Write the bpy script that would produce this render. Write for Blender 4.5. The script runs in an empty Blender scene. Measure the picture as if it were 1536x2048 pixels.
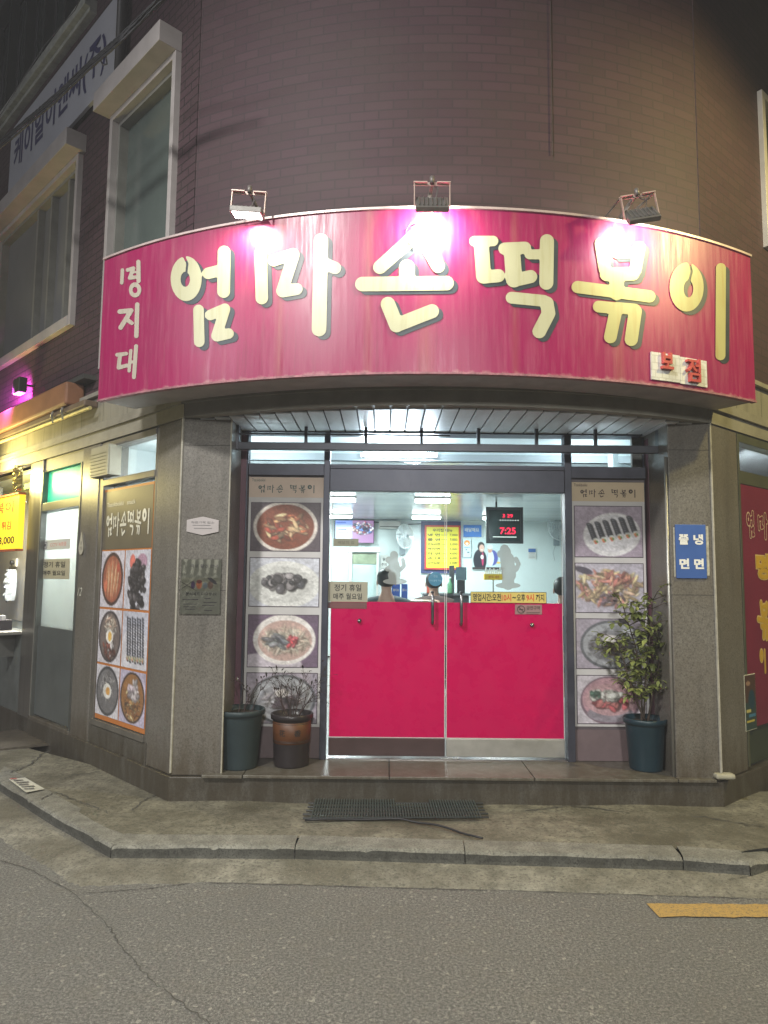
import bpy, bmesh, math, random
import numpy as np
from mathutils import Vector
random.seed(7)
SC = bpy.context.scene
COL = SC.collection

# ------------------------------------------------------------------ camera
FPX, PCX, PCY = 1420.0, 768.0, 1024.0
PITCH, ROLL = math.atan(132/1420), 0.0098
CAM = np.array((0.0, 0.0, 1.60))
_F = np.array((0, math.cos(PITCH), math.sin(PITCH)))
_U0 = np.array((0, -math.sin(PITCH), math.cos(PITCH)))
_R0 = np.array((1.0, 0, 0))
_R = _R0*math.cos(ROLL) + _U0*math.sin(ROLL)
_U = _U0*math.cos(ROLL) - _R0*math.sin(ROLL)
cd = bpy.data.cameras.new('camera'); cam = bpy.data.objects.new('camera', cd); COL.objects.link(cam)
from mathutils import Matrix
m = Matrix.Identity(4)
for i in range(3):
    m[i][0] = _R[i]; m[i][1] = _U[i]; m[i][2] = -_F[i]; m[i][3] = CAM[i]
cam.matrix_world = m
cd.sensor_fit = 'HORIZONTAL'; cd.sensor_width = 36; cd.lens = 36*FPX/1536
cd.clip_start = .05; cd.clip_end = 300
SC.camera = cam

# ------------------------------------------------------------------ world, exposure
w = bpy.data.worlds.new('World'); SC.world = w; w.use_nodes = True
bg = w.node_tree.nodes['Background']
bg.inputs[0].default_value = (.40, .38, .45, 1); bg.inputs[1].default_value = .05
SC.view_settings.view_transform = 'Standard'; SC.view_settings.look = 'None'
SC.view_settings.exposure = 0; SC.view_settings.gamma = 1
SC.cycles.use_denoising = True
SC.cycles.max_bounces = 7; SC.cycles.diffuse_bounces = 4; SC.cycles.glossy_bounces = 3
SC.cycles.transparent_max_bounces = 12; SC.cycles.sample_clamp_indirect = 6
SC.cycles.caustics_reflective = False; SC.cycles.caustics_refractive = False

def aim(o, target):
    d = Vector(target) - o.location
    o.rotation_euler = d.to_track_quat('-Z', 'Y').to_euler()
def light(name, kind, loc, energy, col, target=None, **kw):
    l = bpy.data.lights.new(name, kind); l.energy = energy; l.color = col
    for k, v in kw.items(): setattr(l, k, v)
    o = bpy.data.objects.new(name, l); COL.objects.link(o); o.location = loc
    if target is not None: aim(o, target)
    return o
light('street_or_fill_light', 'POINT', (-6.5, 0.5, 5.4), 400, (.97, .97, 1.0), shadow_soft_size=.25)  # added fill brightening the upper left wall and banner, not a street lamp
# street lamps of the road behind and beside the camera
light('street_or_fill_light', 'SPOT', (-3.4, -1.2, 6.8), 2500, (1.0, .98, .93), (.6, 3.6, 0), spot_size=math.radians(104), spot_blend=.75, shadow_soft_size=.3)
light('street_or_fill_light', 'SPOT', (4.6, 3.0, 5.2), 620, (1.0, .84, .34), (2.7, 4.8, 3.0), spot_size=math.radians(112), spot_blend=.6, shadow_soft_size=.10)
light('street_or_fill_light', 'SPOT', (.8, -9.0, 5.4), 3300, (.97, .97, .92), (.5, 2.6, 0.0), spot_size=math.radians(52), spot_blend=.9, shadow_soft_size=.6)

# ------------------------------------------------------------------ picture -> place helpers
def ray(px, py):
    return _F + (px-PCX)/FPX*_R - (py-PCY)/FPX*_U
def PY(px, py, Y):
    d = ray(px, py); k = (Y-CAM[1])/d[1]; p = CAM + k*d
    return float(p[0]), float(p[2])
def PZ(px, py, z):
    d = ray(px, py); k = (z-CAM[2])/d[2]; p = CAM + k*d
    return float(p[0]), float(p[1])
S2 = math.sqrt(.5)
L0, DL, NL = np.array((-1.42, 4.93)), np.array((-S2, S2)), np.array((-S2, -S2))
R0, DR, NR = np.array((2.29, 4.93)), np.array((.763, .6464)), np.array((.6464, -.763))
def _pw(px, py, O, D, N, off):
    d = ray(px, py); o = O + N*off
    k = float(np.dot(N, o-CAM[:2]))/float(np.dot(N, d[:2])); p = CAM + k*d
    return float(np.dot(D, p[:2]-O)), float(p[2])
def PL(px, py, off=0.): return _pw(px, py, L0, DL, NL, off)
def PR(px, py, off=0.): return _pw(px, py, R0, DR, NR, off)
# frames: (along, outward, up) -> world
def FRY(Y): return lambda a, b, z: (a, Y-b, z)
def FL(a, b, z): p = L0 + DL*a + NL*b; return (p[0], p[1], z)
def FR(a, b, z): p = R0 + DR*a + NR*b; return (p[0], p[1], z)
def ARC(C, R): return lambda a, b, z: (C[0]+(R+b)*math.sin(a/R), C[1]-(R+b)*math.cos(a/R), z)
CB, RB = (.435, 8.586), 4.10
FB = ARC(CB, RB); AB = RB*math.asin(1.855/RB)
CS, RS = (.363, 8.163), 4.08
FS = ARC(CS, RS); AS0, AS = -.6147*RS, .549*RS
def PS(px, py, R=RS, C=CS):                      # point of a ray on the sign's cylinder
    d = ray(px, py); dx, dy = d[0], d[1]; ox, oy = CAM[0]-C[0], CAM[1]-C[1]
    A = dx*dx+dy*dy; B = 2*(ox*dx+oy*dy); Cc = ox*ox+oy*oy-R*R
    k = (-B-math.sqrt(max(0, B*B-4*A*Cc)))/(2*A); p = CAM+k*d
    return RS*math.atan2(p[0]-C[0], C[1]-p[1]), float(p[2])

# ------------------------------------------------------------------ materials
MATS = {}
def lin(c):
    return tuple((x/255/12.92 if x/255 <= .04045 else ((x/255+.055)/1.055)**2.4) for x in c)
class NT:
    def __init__(s, name):
        s.m = bpy.data.materials.new(name); s.m.use_nodes = True; s.t = s.m.node_tree
        s.b = s.t.nodes['Principled BSDF']; s.out = s.t.nodes['Material Output']
    def n(s, typ, **kw):
        nd = s.t.nodes.new(typ)
        for k, v in kw.items():
            if k.startswith('i_'): nd.inputs[k[2:].replace('_', ' ')].default_value = v
            else: setattr(nd, k, v)
        return nd
    def l(s, a, b): s.t.links.new(a, b)
    def coord(s, which='Object', scale=(1, 1, 1)):
        c = s.n('ShaderNodeTexCoord'); mp = s.n('ShaderNodeMapping'); mp.inputs['Scale'].default_value = scale
        s.l(c.outputs[which], mp.inputs[0]); return mp.outputs[0]
    def noise(s, vec, scale, detail=4, rough=.6):
        nd = s.n('ShaderNodeTexNoise'); nd.inputs['Scale'].default_value = scale
        nd.inputs['Detail'].default_value = detail; nd.inputs['Roughness'].default_value = rough
        s.l(vec, nd.inputs['Vector']); return nd.outputs['Fac']
    def ramp(s, fac, stops):
        r = s.n('ShaderNodeValToRGB'); e = r.color_ramp.elements
        while len(e) < len(stops): e.new(.5)
        for i, (p, c) in enumerate(stops):
            e[i].position = p; e[i].color = (*c, 1) if len(c) == 3 else c
        s.l(fac, r.inputs[0]); return r.outputs[0]
    def mix(s, fac, a, b, mode='MIX'):
        mx = s.n('ShaderNodeMix'); mx.data_type = 'RGBA'; mx.blend_type = mode
        for sock, v in ((mx.inputs[0], fac), (mx.inputs[6], a), (mx.inputs[7], b)):
            if hasattr(v, 'links'): s.l(v, sock)
            elif isinstance(v, (int, float)): sock.default_value = v
            else: sock.default_value = (*v, 1)
        return mx.outputs[2]
    def bump(s, h, strength, dist=.01):
        b = s.n('ShaderNodeBump'); b.inputs['Strength'].default_value = strength; b.inputs['Distance'].default_value = dist
        s.l(h, b.inputs['Height']); s.l(b.outputs[0], s.b.inputs['Normal'])
def mat(name, col, rough=.6, metal=0., var=.18, scale=6., bump=0., bscale=80., spec=.5, stretch=(1, 1, 1), coord='Object'):
    if name in MATS: return MATS[name]
    t = NT(name); v = t.coord(coord, stretch); f = t.noise(v, scale, 5)
    c0 = tuple(x*(1-var) for x in col); c1 = tuple(min(1, x*(1+var)) for x in col)
    t.l(t.ramp(f, [(.3, c0), (.7, c1)]), t.b.inputs['Base Color'])
    r = t.n('ShaderNodeMapRange'); r.inputs[3].default_value = max(.02, rough-.08); r.inputs[4].default_value = min(1, rough+.08)
    t.l(f, r.inputs[0]); t.l(r.outputs[0], t.b.inputs['Roughness'])
    t.b.inputs['Metallic'].default_value = metal; t.b.inputs['Specular IOR Level'].default_value = spec
    if bump: t.bump(t.noise(v, bscale, 3), bump)
    MATS[name] = t.m; return t.m
def emis(name, col, strength, base=(.8, .8, .8)):
    if name in MATS: return MATS[name]
    t = NT(name); t.b.inputs['Base Color'].default_value = (*base, 1)
    v = t.coord(); f = t.noise(v, 5, 2)
    t.l(t.ramp(f, [(0, tuple(x*.92 for x in col)), (1, col)]), t.b.inputs['Emission Color'])
    t.b.inputs['Emission Strength'].default_value = strength
    MATS[name] = t.m; return t.m
def vcol(name='printed_picture', rough=.35, emit=0., alpha=None):
    if name in MATS: return MATS[name]
    t = NT(name); a = t.n('ShaderNodeAttribute'); a.attribute_name = 'Col'
    t.l(a.outputs['Color'], t.b.inputs['Base Color']); t.b.inputs['Roughness'].default_value = rough
    if emit:
        t.l(a.outputs['Color'], t.b.inputs['Emission Color']); t.b.inputs['Emission Strength'].default_value = emit
    MATS[name] = t.m; return t.m
def glass(name, tint=(.95, .98, 1), refl=.5, rough=.02):
    if name in MATS: return MATS[name]
    t = NT(name); tr = t.n('ShaderNodeBsdfTransparent'); tr.inputs[0].default_value = (*tint, 1)
    gl = t.n('ShaderNodeBsdfGlossy'); gl.inputs['Roughness'].default_value = rough
    fr = t.n('ShaderNodeFresnel'); fr.inputs[0].default_value = 1.5
    mu = t.n('ShaderNodeMath', operation='MULTIPLY'); mu.inputs[1].default_value = refl; t.l(fr.outputs[0], mu.inputs[0])
    mx = t.n('ShaderNodeMixShader'); t.l(mu.outputs[0], mx.inputs[0]); t.l(tr.outputs[0], mx.inputs[1]); t.l(gl.outputs[0], mx.inputs[2])
    t.l(mx.outputs[0], t.out.inputs[0]); MATS[name] = t.m; return t.m
def film(name, col, trans=.55, clear=0.):
    """vinyl film on glass: diffuse, lets light through"""
    if name in MATS: return MATS[name]
    t = NT(name); v = t.coord(); f = t.noise(v, 3, 4)
    cc = t.ramp(f, [(.3, tuple(x*(.975 if 'red' in name else .9) for x in col)), (.7, col)])
    if 'red' in name:
        sc_ = t.noise(t.coord('Object', (2, 2, 14)), 9, 6, .75); cc = t.mix(t.ramp(sc_, [(.68, (0,)*3), (.80, (.12,)*3)]), cc, (.55, .06, .16)); t.l(t.ramp(t.noise(v, 7, 5), [(.35, (.16,)*3), (.7, (.5,)*3)]), t.b.inputs['Roughness']); t.bump(t.noise(v, 4, 4), .04, .01)
    t.l(cc, t.b.inputs['Base Color']); t.b.inputs['Roughness'].default_value = .28
    tl = t.n('ShaderNodeBsdfTranslucent'); t.l(cc, tl.inputs[0])
    mx = t.n('ShaderNodeMixShader'); mx.inputs[0].default_value = trans
    t.l(t.b.outputs[0], mx.inputs[1]); t.l(tl.outputs[0], mx.inputs[2]); o = mx.outputs[0]
    if clear:
        tr = t.n('ShaderNodeBsdfTransparent'); m2 = t.n('ShaderNodeMixShader'); m2.inputs[0].default_value = clear
        t.l(o, m2.inputs[1]); t.l(tr.outputs[0], m2.inputs[2]); o = m2.outputs[0]
    t.l(o, t.out.inputs[0]); MATS[name] = t.m; return t.m

def granite(name, col, dark=.45):
    t = NT(name); v = t.coord()
    sp = t.noise(v, 85, 4, .85); big = t.noise(v, 2.2, 5); st = t.noise(t.coord('Object', (3, 3, .35)), 3, 4)
    c = t.ramp(sp, [(.34, tuple(x*dark for x in col)), (.48, col), (.66, tuple(min(1, x*1.45) for x in col))])
    c = t.mix(t.ramp(big, [(.35, (0,)*3), (.75, (.5,)*3)]), c, tuple(x*f for x, f in zip(col, (.72, .62, .5))))
    c = t.mix(t.ramp(st, [(.5, (0,)*3), (.8, (.45,)*3)]), c, tuple(x*.35 for x in col))
    sx = t.n('ShaderNodeSeparateXYZ'); t.l(v, sx.inputs[0]); mr = t.n('ShaderNodeMapRange'); mr.inputs[1].default_value = .25; mr.inputs[2].default_value = .85; mr.inputs[3].default_value = 1; mr.inputs[4].default_value = 0
    t.l(sx.outputs[2], mr.inputs[0]); mu = t.n('ShaderNodeMath', operation='MULTIPLY'); t.l(mr.outputs[0], mu.inputs[0]); t.l(t.noise(t.coord('Object', (5, 5, 1.2)), 2.5, 6, .7), mu.inputs[1])
    c = t.mix(t.ramp(mu.outputs[0], [(.25, (0,)*3), (.55, (.75,)*3)]), c, tuple(x*f for x, f in zip(col, (.42, .34, .24))))
    t.l(c, t.b.inputs['Base Color']); t.b.inputs['Roughness'].default_value = .34
    t.bump(sp, .15, .004); MATS[name] = t.m; return t.m
GRAN = granite('granite', (.150, .140, .124))
GRANP = granite('plinth_stone', (.105, .10, .088))
def brickmat(name='dark_brick', mort=(.047, .031, .037, 1), bs=.13):
    t = NT(name); uv = t.n('ShaderNodeUVMap'); b = t.n('ShaderNodeTexBrick')
    b.inputs['Scale'].default_value = 1; b.inputs['Brick Width'].default_value = .20; b.inputs['Row Height'].default_value = .067
    b.inputs['Mortar Size'].default_value = .0065; b.inputs['Mortar Smooth'].default_value = .3; b.inputs['Bias'].default_value = -.1
    b.inputs['Color1'].default_value = (.062, .034, .043, 1); b.inputs['Color2'].default_value = (.076, .042, .052, 1)
    b.inputs['Mortar'].default_value = mort
    t.l(uv.outputs[0], b.inputs['Vector'])
    n = t.noise(t.coord(), 3, 5); n2 = t.noise(t.coord(), 90, 3)
    c = t.mix(t.ramp(n, [(.3, (0,)*3), (.8, (.55,)*3)]), b.outputs[0], (.06, .045, .04))
    t.l(c, t.b.inputs['Base Color']); t.b.inputs['Roughness'].default_value = .62
    t.b.inputs['Specular IOR Level'].default_value = .28
    mm = t.n('ShaderNodeMath', operation='MULTIPLY_ADD'); mm.inputs[1].default_value = -1.; 
    t.l(b.outputs['Fac'], mm.inputs[0]); t.l(n2, mm.inputs[2]); 
    t.bump(mm.outputs[0], bs, .004); MATS['brick'] = t.m; return t.m
BRICK = brickmat(); BRICKL = brickmat('left_brick', (.020, .014, .016, 1), .7)
def tilemat(name, col, wth, row, mort=(.06, .055, .045), off=0.):
    t = NT(name); uv = t.n('ShaderNodeUVMap'); b = t.n('ShaderNodeTexBrick'); b.offset = off
    b.inputs['Scale'].default_value = 1; b.inputs['Brick Width'].default_value = wth; b.inputs['Row Height'].default_value = row
    b.inputs['Mortar Size'].default_value = .004; b.inputs['Color1'].default_value = (*col, 1)
    b.inputs['Color2'].default_value = (*(x*.85 for x in col), 1); b.inputs['Mortar'].default_value = (*mort, 1)
    t.l(uv.outputs[0], b.inputs['Vector']); st = t.noise(t.coord('Object', (4, 4, .6)), 2.5, 5); sp = t.noise(t.coord(), 120, 2)
    c = t.mix(t.ramp(st, [(.45, (0,)*3), (.75, (.6,)*3)]), b.outputs[0], tuple(x*.45 for x in col))
    t.l(c, t.b.inputs['Base Color']); t.b.inputs['Roughness'].default_value = .5; t.bump(sp, .1, .003); return t.m
TILE = tilemat('stone_tile', (.26, .245, .20), .45, 2.0)
def asphaltmat():
    t = NT('asphalt'); v = t.coord(); f = t.noise(v, 210, 2, .7); g = t.noise(v, 75, 5, .9); b = t.noise(v, 1.1, 5); b2 = t.noise(v, 6, 5)
    vo = t.n('ShaderNodeTexVoronoi'); vo.inputs['Scale'].default_value = 75; t.l(v, vo.inputs['Vector'])
    c = t.ramp(g, [(.36, (.045, .044, .041)), (.5, (.158, .154, .142)), (.64, (.40, .39, .36))])
    c = t.mix(t.ramp(vo.outputs['Color'], [(.86, (0,)*3), (.93, (.75,)*3)]), c, (.42, .40, .35))
    c = t.mix(t.ramp(f, [(.35, (.7,)*3), (.5, (0,)*3)]), c, (.035, .034, .03))
    c = t.mix(t.ramp(b, [(.35, (0,)*3), (.7, (.4,)*3)]), c, (.105, .103, .094))
    c = t.mix(t.ramp(b2, [(.52, (0,)*3), (.75, (.28,)*3)]), c, (.15, .135, .105))
    t.l(c, t.b.inputs['Base Color']); t.b.inputs['Roughness'].default_value = .82
    t.bump(g, .5, .007); MATS['asphalt'] = t.m; return t.m
def concretemat(name, col, spot=.5, bs=45, bump=.4):
    t = NT(name); v = t.coord(); b = t.noise(v, 1.7, 6, .65); m_ = t.noise(v, 9, 6, .7); f = t.noise(v, bs, 4, .7)
    c = t.ramp(m_, [(.3, tuple(x*.55 for x in col)), (.5, col), (.72, tuple(min(1, x*1.5) for x in col))])
    c = t.mix(t.ramp(b, [(.42, (0,)*3), (.62, (spot,)*3)]), c, tuple(x*k for x, k in zip(col, (.42, .40, .34))))
    g2 = t.noise(v, 130, 2, .8); c = t.mix(t.ramp(g2, [(.58, (0,)*3), (.70, (.5,)*3)]), c, tuple(min(1, x*1.7) for x in col)); c = t.mix(t.ramp(f, [(.36, (.85,)*3), (.50, (0,)*3)]), c, tuple(x*.36 for x in col))
    t.l(c, t.b.inputs['Base Color']); t.b.inputs['Roughness'].default_value = .88
    t.bump(f, bump, .012); MATS[name] = t.m; return t.m
ASPH = asphaltmat(); PAVE = concretemat('pavement_concrete', (.19, .178, .135), .95); KERB = concretemat('kerb_concrete', (.22, .215, .185), .4, 90, .25)
GUT = concretemat('gutter_concrete', (.225, .212, .172), .7, 60, .6)
KERBF = concretemat('kerb_face_shade', (.095, .094, .082), .6, 90, .35)  # kerb concrete darkened: the shade on the upright faces is in the colour
def signmat():
    t = NT('faded_red_vinyl'); uv = t.n('ShaderNodeUVMap')
    def mp(sc):
        q = t.n('ShaderNodeMapping'); q.inputs['Scale'].default_value = sc; t.l(uv.outputs[0], q.inputs[0]); return q.outputs[0]
    st = t.noise(mp((34, 2.2, 1)), 1, 6, .7); st2 = t.noise(mp((9, .9, 1)), 1, 5, .65); bl = t.noise(mp((2.2, 2.6, 1)), 1, 5, .6); fine = t.noise(mp((90, 40, 1)), 1, 3)
    c = t.mix(t.ramp(bl, [(.35, (0,)*3), (.7, (.7,)*3)]), (.28, .010, .078), (.24, .020, .076))
    c = t.mix(t.ramp(st, [(.5, (0,)*3), (.76, (.26,)*3)]), c, (.40, .12, .17))
    c = t.mix(t.ramp(st2, [(.56, (0,)*3), (.78, (.34,)*3)]), c, (.40, .16, .18))
    c = t.mix(t.ramp(fine, [(.60, (0,)*3), (.72, (.2,)*3)]), c, (.25, .09, .06))
    # rust runs below the fixings
    sx0 = t.n('ShaderNodeSeparateXYZ'); t.l(uv.outputs[0], sx0.inputs[0])
    for u0, wd_ in ((PS(852, 560)[0], .035), (PS(1236, 600)[0], .030), (PS(1030, 600)[0], .018), (PS(560, 600)[0], .02), (PS(735, 720)[0], .02)):
        su = t.n('ShaderNodeMath', operation='SUBTRACT'); su.inputs[1].default_value = u0; t.l(sx0.outputs[0], su.inputs[0])
        ab = t.n('ShaderNodeMath', operation='ABSOLUTE'); t.l(su.outputs[0], ab.inputs[0]); m0 = t.n('ShaderNodeMapRange'); m0.inputs[1].default_value = 0; m0.inputs[2].default_value = wd_*2; m0.inputs[3].default_value = .42; m0.inputs[4].default_value = 0
        t.l(ab.outputs[0], m0.inputs[0]); m1_ = t.n('ShaderNodeMath', operation='MULTIPLY'); t.l(m0.outputs[0], m1_.inputs[0]); t.l(st, m1_.inputs[1]); c = t.mix(m1_.outputs[0], c, (.30, .15, .06))
    c = t.mix(t.ramp(t.noise(mp((26, 1.2, 1)), 1, 6, .7), [(.56, (0,)*3), (.72, (.45,)*3)]), c, (.16, .02, .045))
    # dirt that has gathered along the bottom edge
    sx = t.n('ShaderNodeSeparateXYZ'); t.l(uv.outputs[0], sx.inputs[0])
    mr = t.n('ShaderNodeMapRange'); mr.inputs[1].default_value = 2.81; mr.inputs[2].default_value = 2.88; mr.inputs[3].default_value = 1; mr.inputs[4].default_value = 0
    t.l(sx.outputs[1], mr.inputs[0]); mu = t.n('ShaderNodeMath', operation='MULTIPLY'); t.l(mr.outputs[0], mu.inputs[0]); t.l(t.noise(mp((14, 9, 1)), 1, 5), mu.inputs[1])
    c = t.mix(t.ramp(mu.outputs[0], [(.42, (0,)*3), (.62, (.7,)*3)]), c, (.40, .22, .21))
    t.l(c, t.b.inputs['Base Color']); t.b.inputs['Roughness'].default_value = .33
    t.l(t.ramp(st, [(.3, (.26,)*3), (.8, (.55,)*3)]), t.b.inputs['Roughness'])
    t.bump(st2, .10, .004); return t.m
SIGNM = signmat()
def lettermat(name, a, b_, stain):
    t = NT(name); uv = t.n('ShaderNodeUVMap'); q = t.n('ShaderNodeMapping'); q.inputs['Scale'].default_value = (22, 2.0, 1); t.l(uv.outputs[0], q.inputs[0])
    st = t.noise(q.outputs[0], 1, 5, .6); bl = t.noise(t.coord(), 5, 4)
    c = t.mix(bl, a, b_); c = t.mix(t.ramp(st, [(.5, (0,)*3), (.72, (.7,)*3)]), c, stain)
    t.l(c, t.b.inputs['Base Color']); t.b.inputs['Roughness'].default_value = .35; return t.m
CREAM = lettermat('cream_vinyl', (.48, .47, .31), (.42, .41, .26), (.36, .34, .18))
YELLW = lettermat('yellowed_vinyl', (.44, .42, .19), (.38, .35, .15), (.36, .26, .10))
PALE = lettermat('pale_vinyl', (.44, .40, .33), (.40, .36, .29), (.33, .28, .22))
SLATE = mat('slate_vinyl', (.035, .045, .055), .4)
ALU = mat('aged_aluminium', (.42, .41, .38), .42, .7, .12, 9, .05)
DKFRAME = mat('dark_bronze_frame', (.058, .060, .082), .38, .4, .25, 5)
MAROON = mat('maroon_frame_paint', (.13, .05, .075), .5, 0, .25, 5)
WHITEP = mat('offwhite_paint', (.50, .47, .44), .5, 0, .14, 4)
WALLW = mat('interior_white_paint', (.70, .78, .78), .45, 0, .05, 2)
CEILM = mat('interior_ceiling_panel', (.55, .60, .62), .22, .15, .08, .8, stretch=(.3, 3, 1))
BLACKP = mat('black_plastic', (.02, .02, .022), .4)
DARK = mat('dark_rubber', (.035, .04, .038), .6)
PANE = glass('clear_glass'); PANED = glass('door_glass', (.93, .97, .97), .8)
REDFILM = film('red_vinyl_film', (.82, .002, .19), .62)
PAPER = mat('paper', (.62, .62, .50), .6, 0, .08, 5)
WHITE = mat('white_print', (.75, .75, .72), .45, 0, .05)
INK = mat('black_ink', (.02, .02, .02), .5)
PIC = vcol(); 

# ------------------------------------------------------------------ mesh builder and object tree
class MB:
    def __init__(s): s.v = []; s.f = []; s.uv = []
    def vert(s, p, uv=(0, 0)):
        s.v.append(tuple(float(x) for x in p)); s.uv.append(uv); return len(s.v)-1
    def quad(s, fr, a0, a1, z0, z1, b=0., n=1):
        n = max(1, n)
        for i in range(n):
            x0 = a0+(a1-a0)*i/n; x1 = a0+(a1-a0)*(i+1)/n
            ids = [s.vert(fr(a, b, z), (a, z)) for a, z in ((x0, z0), (x1, z0), (x1, z1), (x0, z1))]
            s.f.append(ids)
        return s
    def box(s, fr, a0, a1, z0, z1, b0, b1, n=1):
        """along a0..a1, up z0..z1, outward b0..b1"""
        if a1 < a0: a0, a1 = a1, a0
        if z1 < z0: z0, z1 = z1, z0
        if b1 < b0: b0, b1 = b1, b0
        ring = []
        for i in range(n+1):
            a = a0+(a1-a0)*i/n
            ring.append([s.vert(fr(a, b, z), (a, z)) for b, z in ((b1, z0), (b1, z1), (b0, z1), (b0, z0))])
        for i in range(n):
            p, q = ring[i], ring[i+1]
            for k in range(4): s.f.append([p[k], q[k], q[(k+1) % 4], p[(k+1) % 4]])
        s.f.append(ring[0][:]); s.f.append(ring[-1][::-1]); return s
    def prism(s, pts, z0, z1):
        k = len(pts); per = 0; lo = []; hi = []
        for i in range(k):
            lo.append(s.vert((pts[i][0], pts[i][1], z0), (per, z0))); hi.append(s.vert((pts[i][0], pts[i][1], z1), (per, z1)))
            q = pts[(i+1) % k]; per += math.hypot(q[0]-pts[i][0], q[1]-pts[i][1])
        for i in range(k): s.f.append([lo[i], lo[(i+1) % k], hi[(i+1) % k], hi[i]])
        s.f.append(lo[::-1]); s.f.append(hi); return s
    def tube(s, pts, r, n=8, caps=True):
        pts = [Vector(p) for p in pts]; rs = r if isinstance(r, (list, tuple)) else [r]*len(pts); rings = []
        for i, p in enumerate(pts):
            t = (pts[min(i+1, len(pts)-1)]-pts[max(i-1, 0)]).normalized()
            u = t.cross(Vector((0, 0, 1)));
            if u.length < .05: u = t.cross(Vector((0, 1, 0)))
            u.normalize(); v = t.cross(u)
            rings.append([s.vert(p+(u*math.cos(2*math.pi*k/n)+v*math.sin(2*math.pi*k/n))*rs[i]) for k in range(n)])
        for a, b in zip(rings, rings[1:]):
            for k in range(n): s.f.append([a[k], a[(k+1) % n], b[(k+1) % n], b[k]])
        if caps: s.f.append(rings[0][::-1]); s.f.append(rings[-1])
        return s
    def lathe(s, cx, cy, prof, n=28, sx=1, sy=1):
        rings = []
        for r, z in prof:
            rings.append([s.vert((cx+r*sx*math.cos(2*math.pi*k/n), cy+r*sy*math.sin(2*math.pi*k/n), z)) for k in range(n)])
        for a, b in zip(rings, rings[1:]):
            for k in range(n): s.f.append([a[k], a[(k+1) % n], b[(k+1) % n], b[k]])
        s.f.append(rings[0][::-1]); s.f.append(rings[-1]); return s
    def build(s, name, material, parent=None, smooth=False, bevel=0., recalc=True):
        base = Vector(parent['_base']) if parent is not None and '_base' in parent else Vector((0, 0, 0))
        me = bpy.data.meshes.new(name); me.from_pydata([tuple(Vector(p)-base) for p in s.v], [], s.f)
        u = me.uv_layers.new(name='UVMap')
        li = np.zeros(len(me.loops), dtype=np.int32); me.loops.foreach_get('vertex_index', li)
        u.data.foreach_set('uv', np.array(s.uv, dtype=np.float32)[li].ravel())
        if recalc:
            bm = bmesh.new(); bm.from_mesh(me); bmesh.ops.recalc_face_normals(bm, faces=bm.faces); bm.to_mesh(me); bm.free()
        if smooth: me.polygons.foreach_set('use_smooth', [True]*len(me.polygons))
        me.materials.append(material)
        o = bpy.data.objects.new(name, me); COL.objects.link(o)
        if parent is not None:
            o.parent = parent
            if '_base' in parent: o['_base'] = parent['_base']
        else: o['_base'] = (0., 0., 0.)
        if bevel:
            b = o.modifiers.new('bevel', 'BEVEL'); b.width = bevel; b.segments = 2; b.limit_method = 'ANGLE'
        return o
def thing(name, label, cat, loc=(0, 0, 0), group=None):
    o = bpy.data.objects.new(name, None); COL.objects.link(o); o.location = loc; o.empty_display_size = .1
    o['label'] = label; o['category'] = cat; o['_base'] = tuple(float(x) for x in loc)
    if group: o['group'] = group
    return o
def tag(o, label, cat, group=None):
    o['label'] = label; o['category'] = cat
    if group: o['group'] = group
    return o
def struct(o): o['kind'] = 'structure'; return o
def FRAMEOBJ(frame, a, b, z): return frame(a, b, z)

# text -> flat mesh on a frame
def text(name, body, fr, a, z, h, material, parent, b=.003, width=None, bold=0., align='C', depth=0., mirror=1, vertical=False, slant=0., condense=1.):
    cu = bpy.data.curves.new('txt', 'FONT'); cu.body = body; cu.size = 1; cu.offset = bold; cu.fill_mode = 'FRONT'; cu.resolution_u = 3; cu.space_line = .9
    cu.shear = slant
    to = bpy.data.objects.new('txt', cu); COL.objects.link(to)
    dg = bpy.context.evaluated_depsgraph_get(); me = bpy.data.meshes.new_from_object(to.evaluated_get(dg))
    V = np.array([v.co[:2] for v in me.vertices]); F = [list(p.vertices) for p in me.polygons]
    bpy.data.objects.remove(to); bpy.data.curves.remove(cu); bpy.data.meshes.remove(me)
    if len(V) == 0: return None
    lo = V.min(0); hi = V.max(0); sc = h/max(1e-6, hi[1]-lo[1]); sx = sc*condense
    if width: sx = width/max(1e-6, hi[0]-lo[0])
    V = (V-(lo+hi)/2)*np.array((sx, sc)); mb = MB()
    if align == 'L': V[:, 0] += (hi[0]-lo[0])*sx/2
    if align == 'R': V[:, 0] -= (hi[0]-lo[0])*sx/2
    for x, y in V: mb.vert(fr(a+x*mirror, b, z+y), (a+x, z+y))
    mb.f = F
    if depth:
        n = len(V)
        for x, y in V: mb.vert(fr(a+x*mirror, b-depth, z+y), (a+x, z+y))
        from collections import Counter
        ed = Counter(); 
        for f in F:
            for i in range(len(f)): ed[(f[i], f[(i+1) % len(f)])] += 1
        for (p, q) in list(ed):
            if (q, p) not in ed: mb.f.append([p, p+n, q+n, q])
    return mb.build(name, material, parent, recalc=bool(depth))

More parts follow.
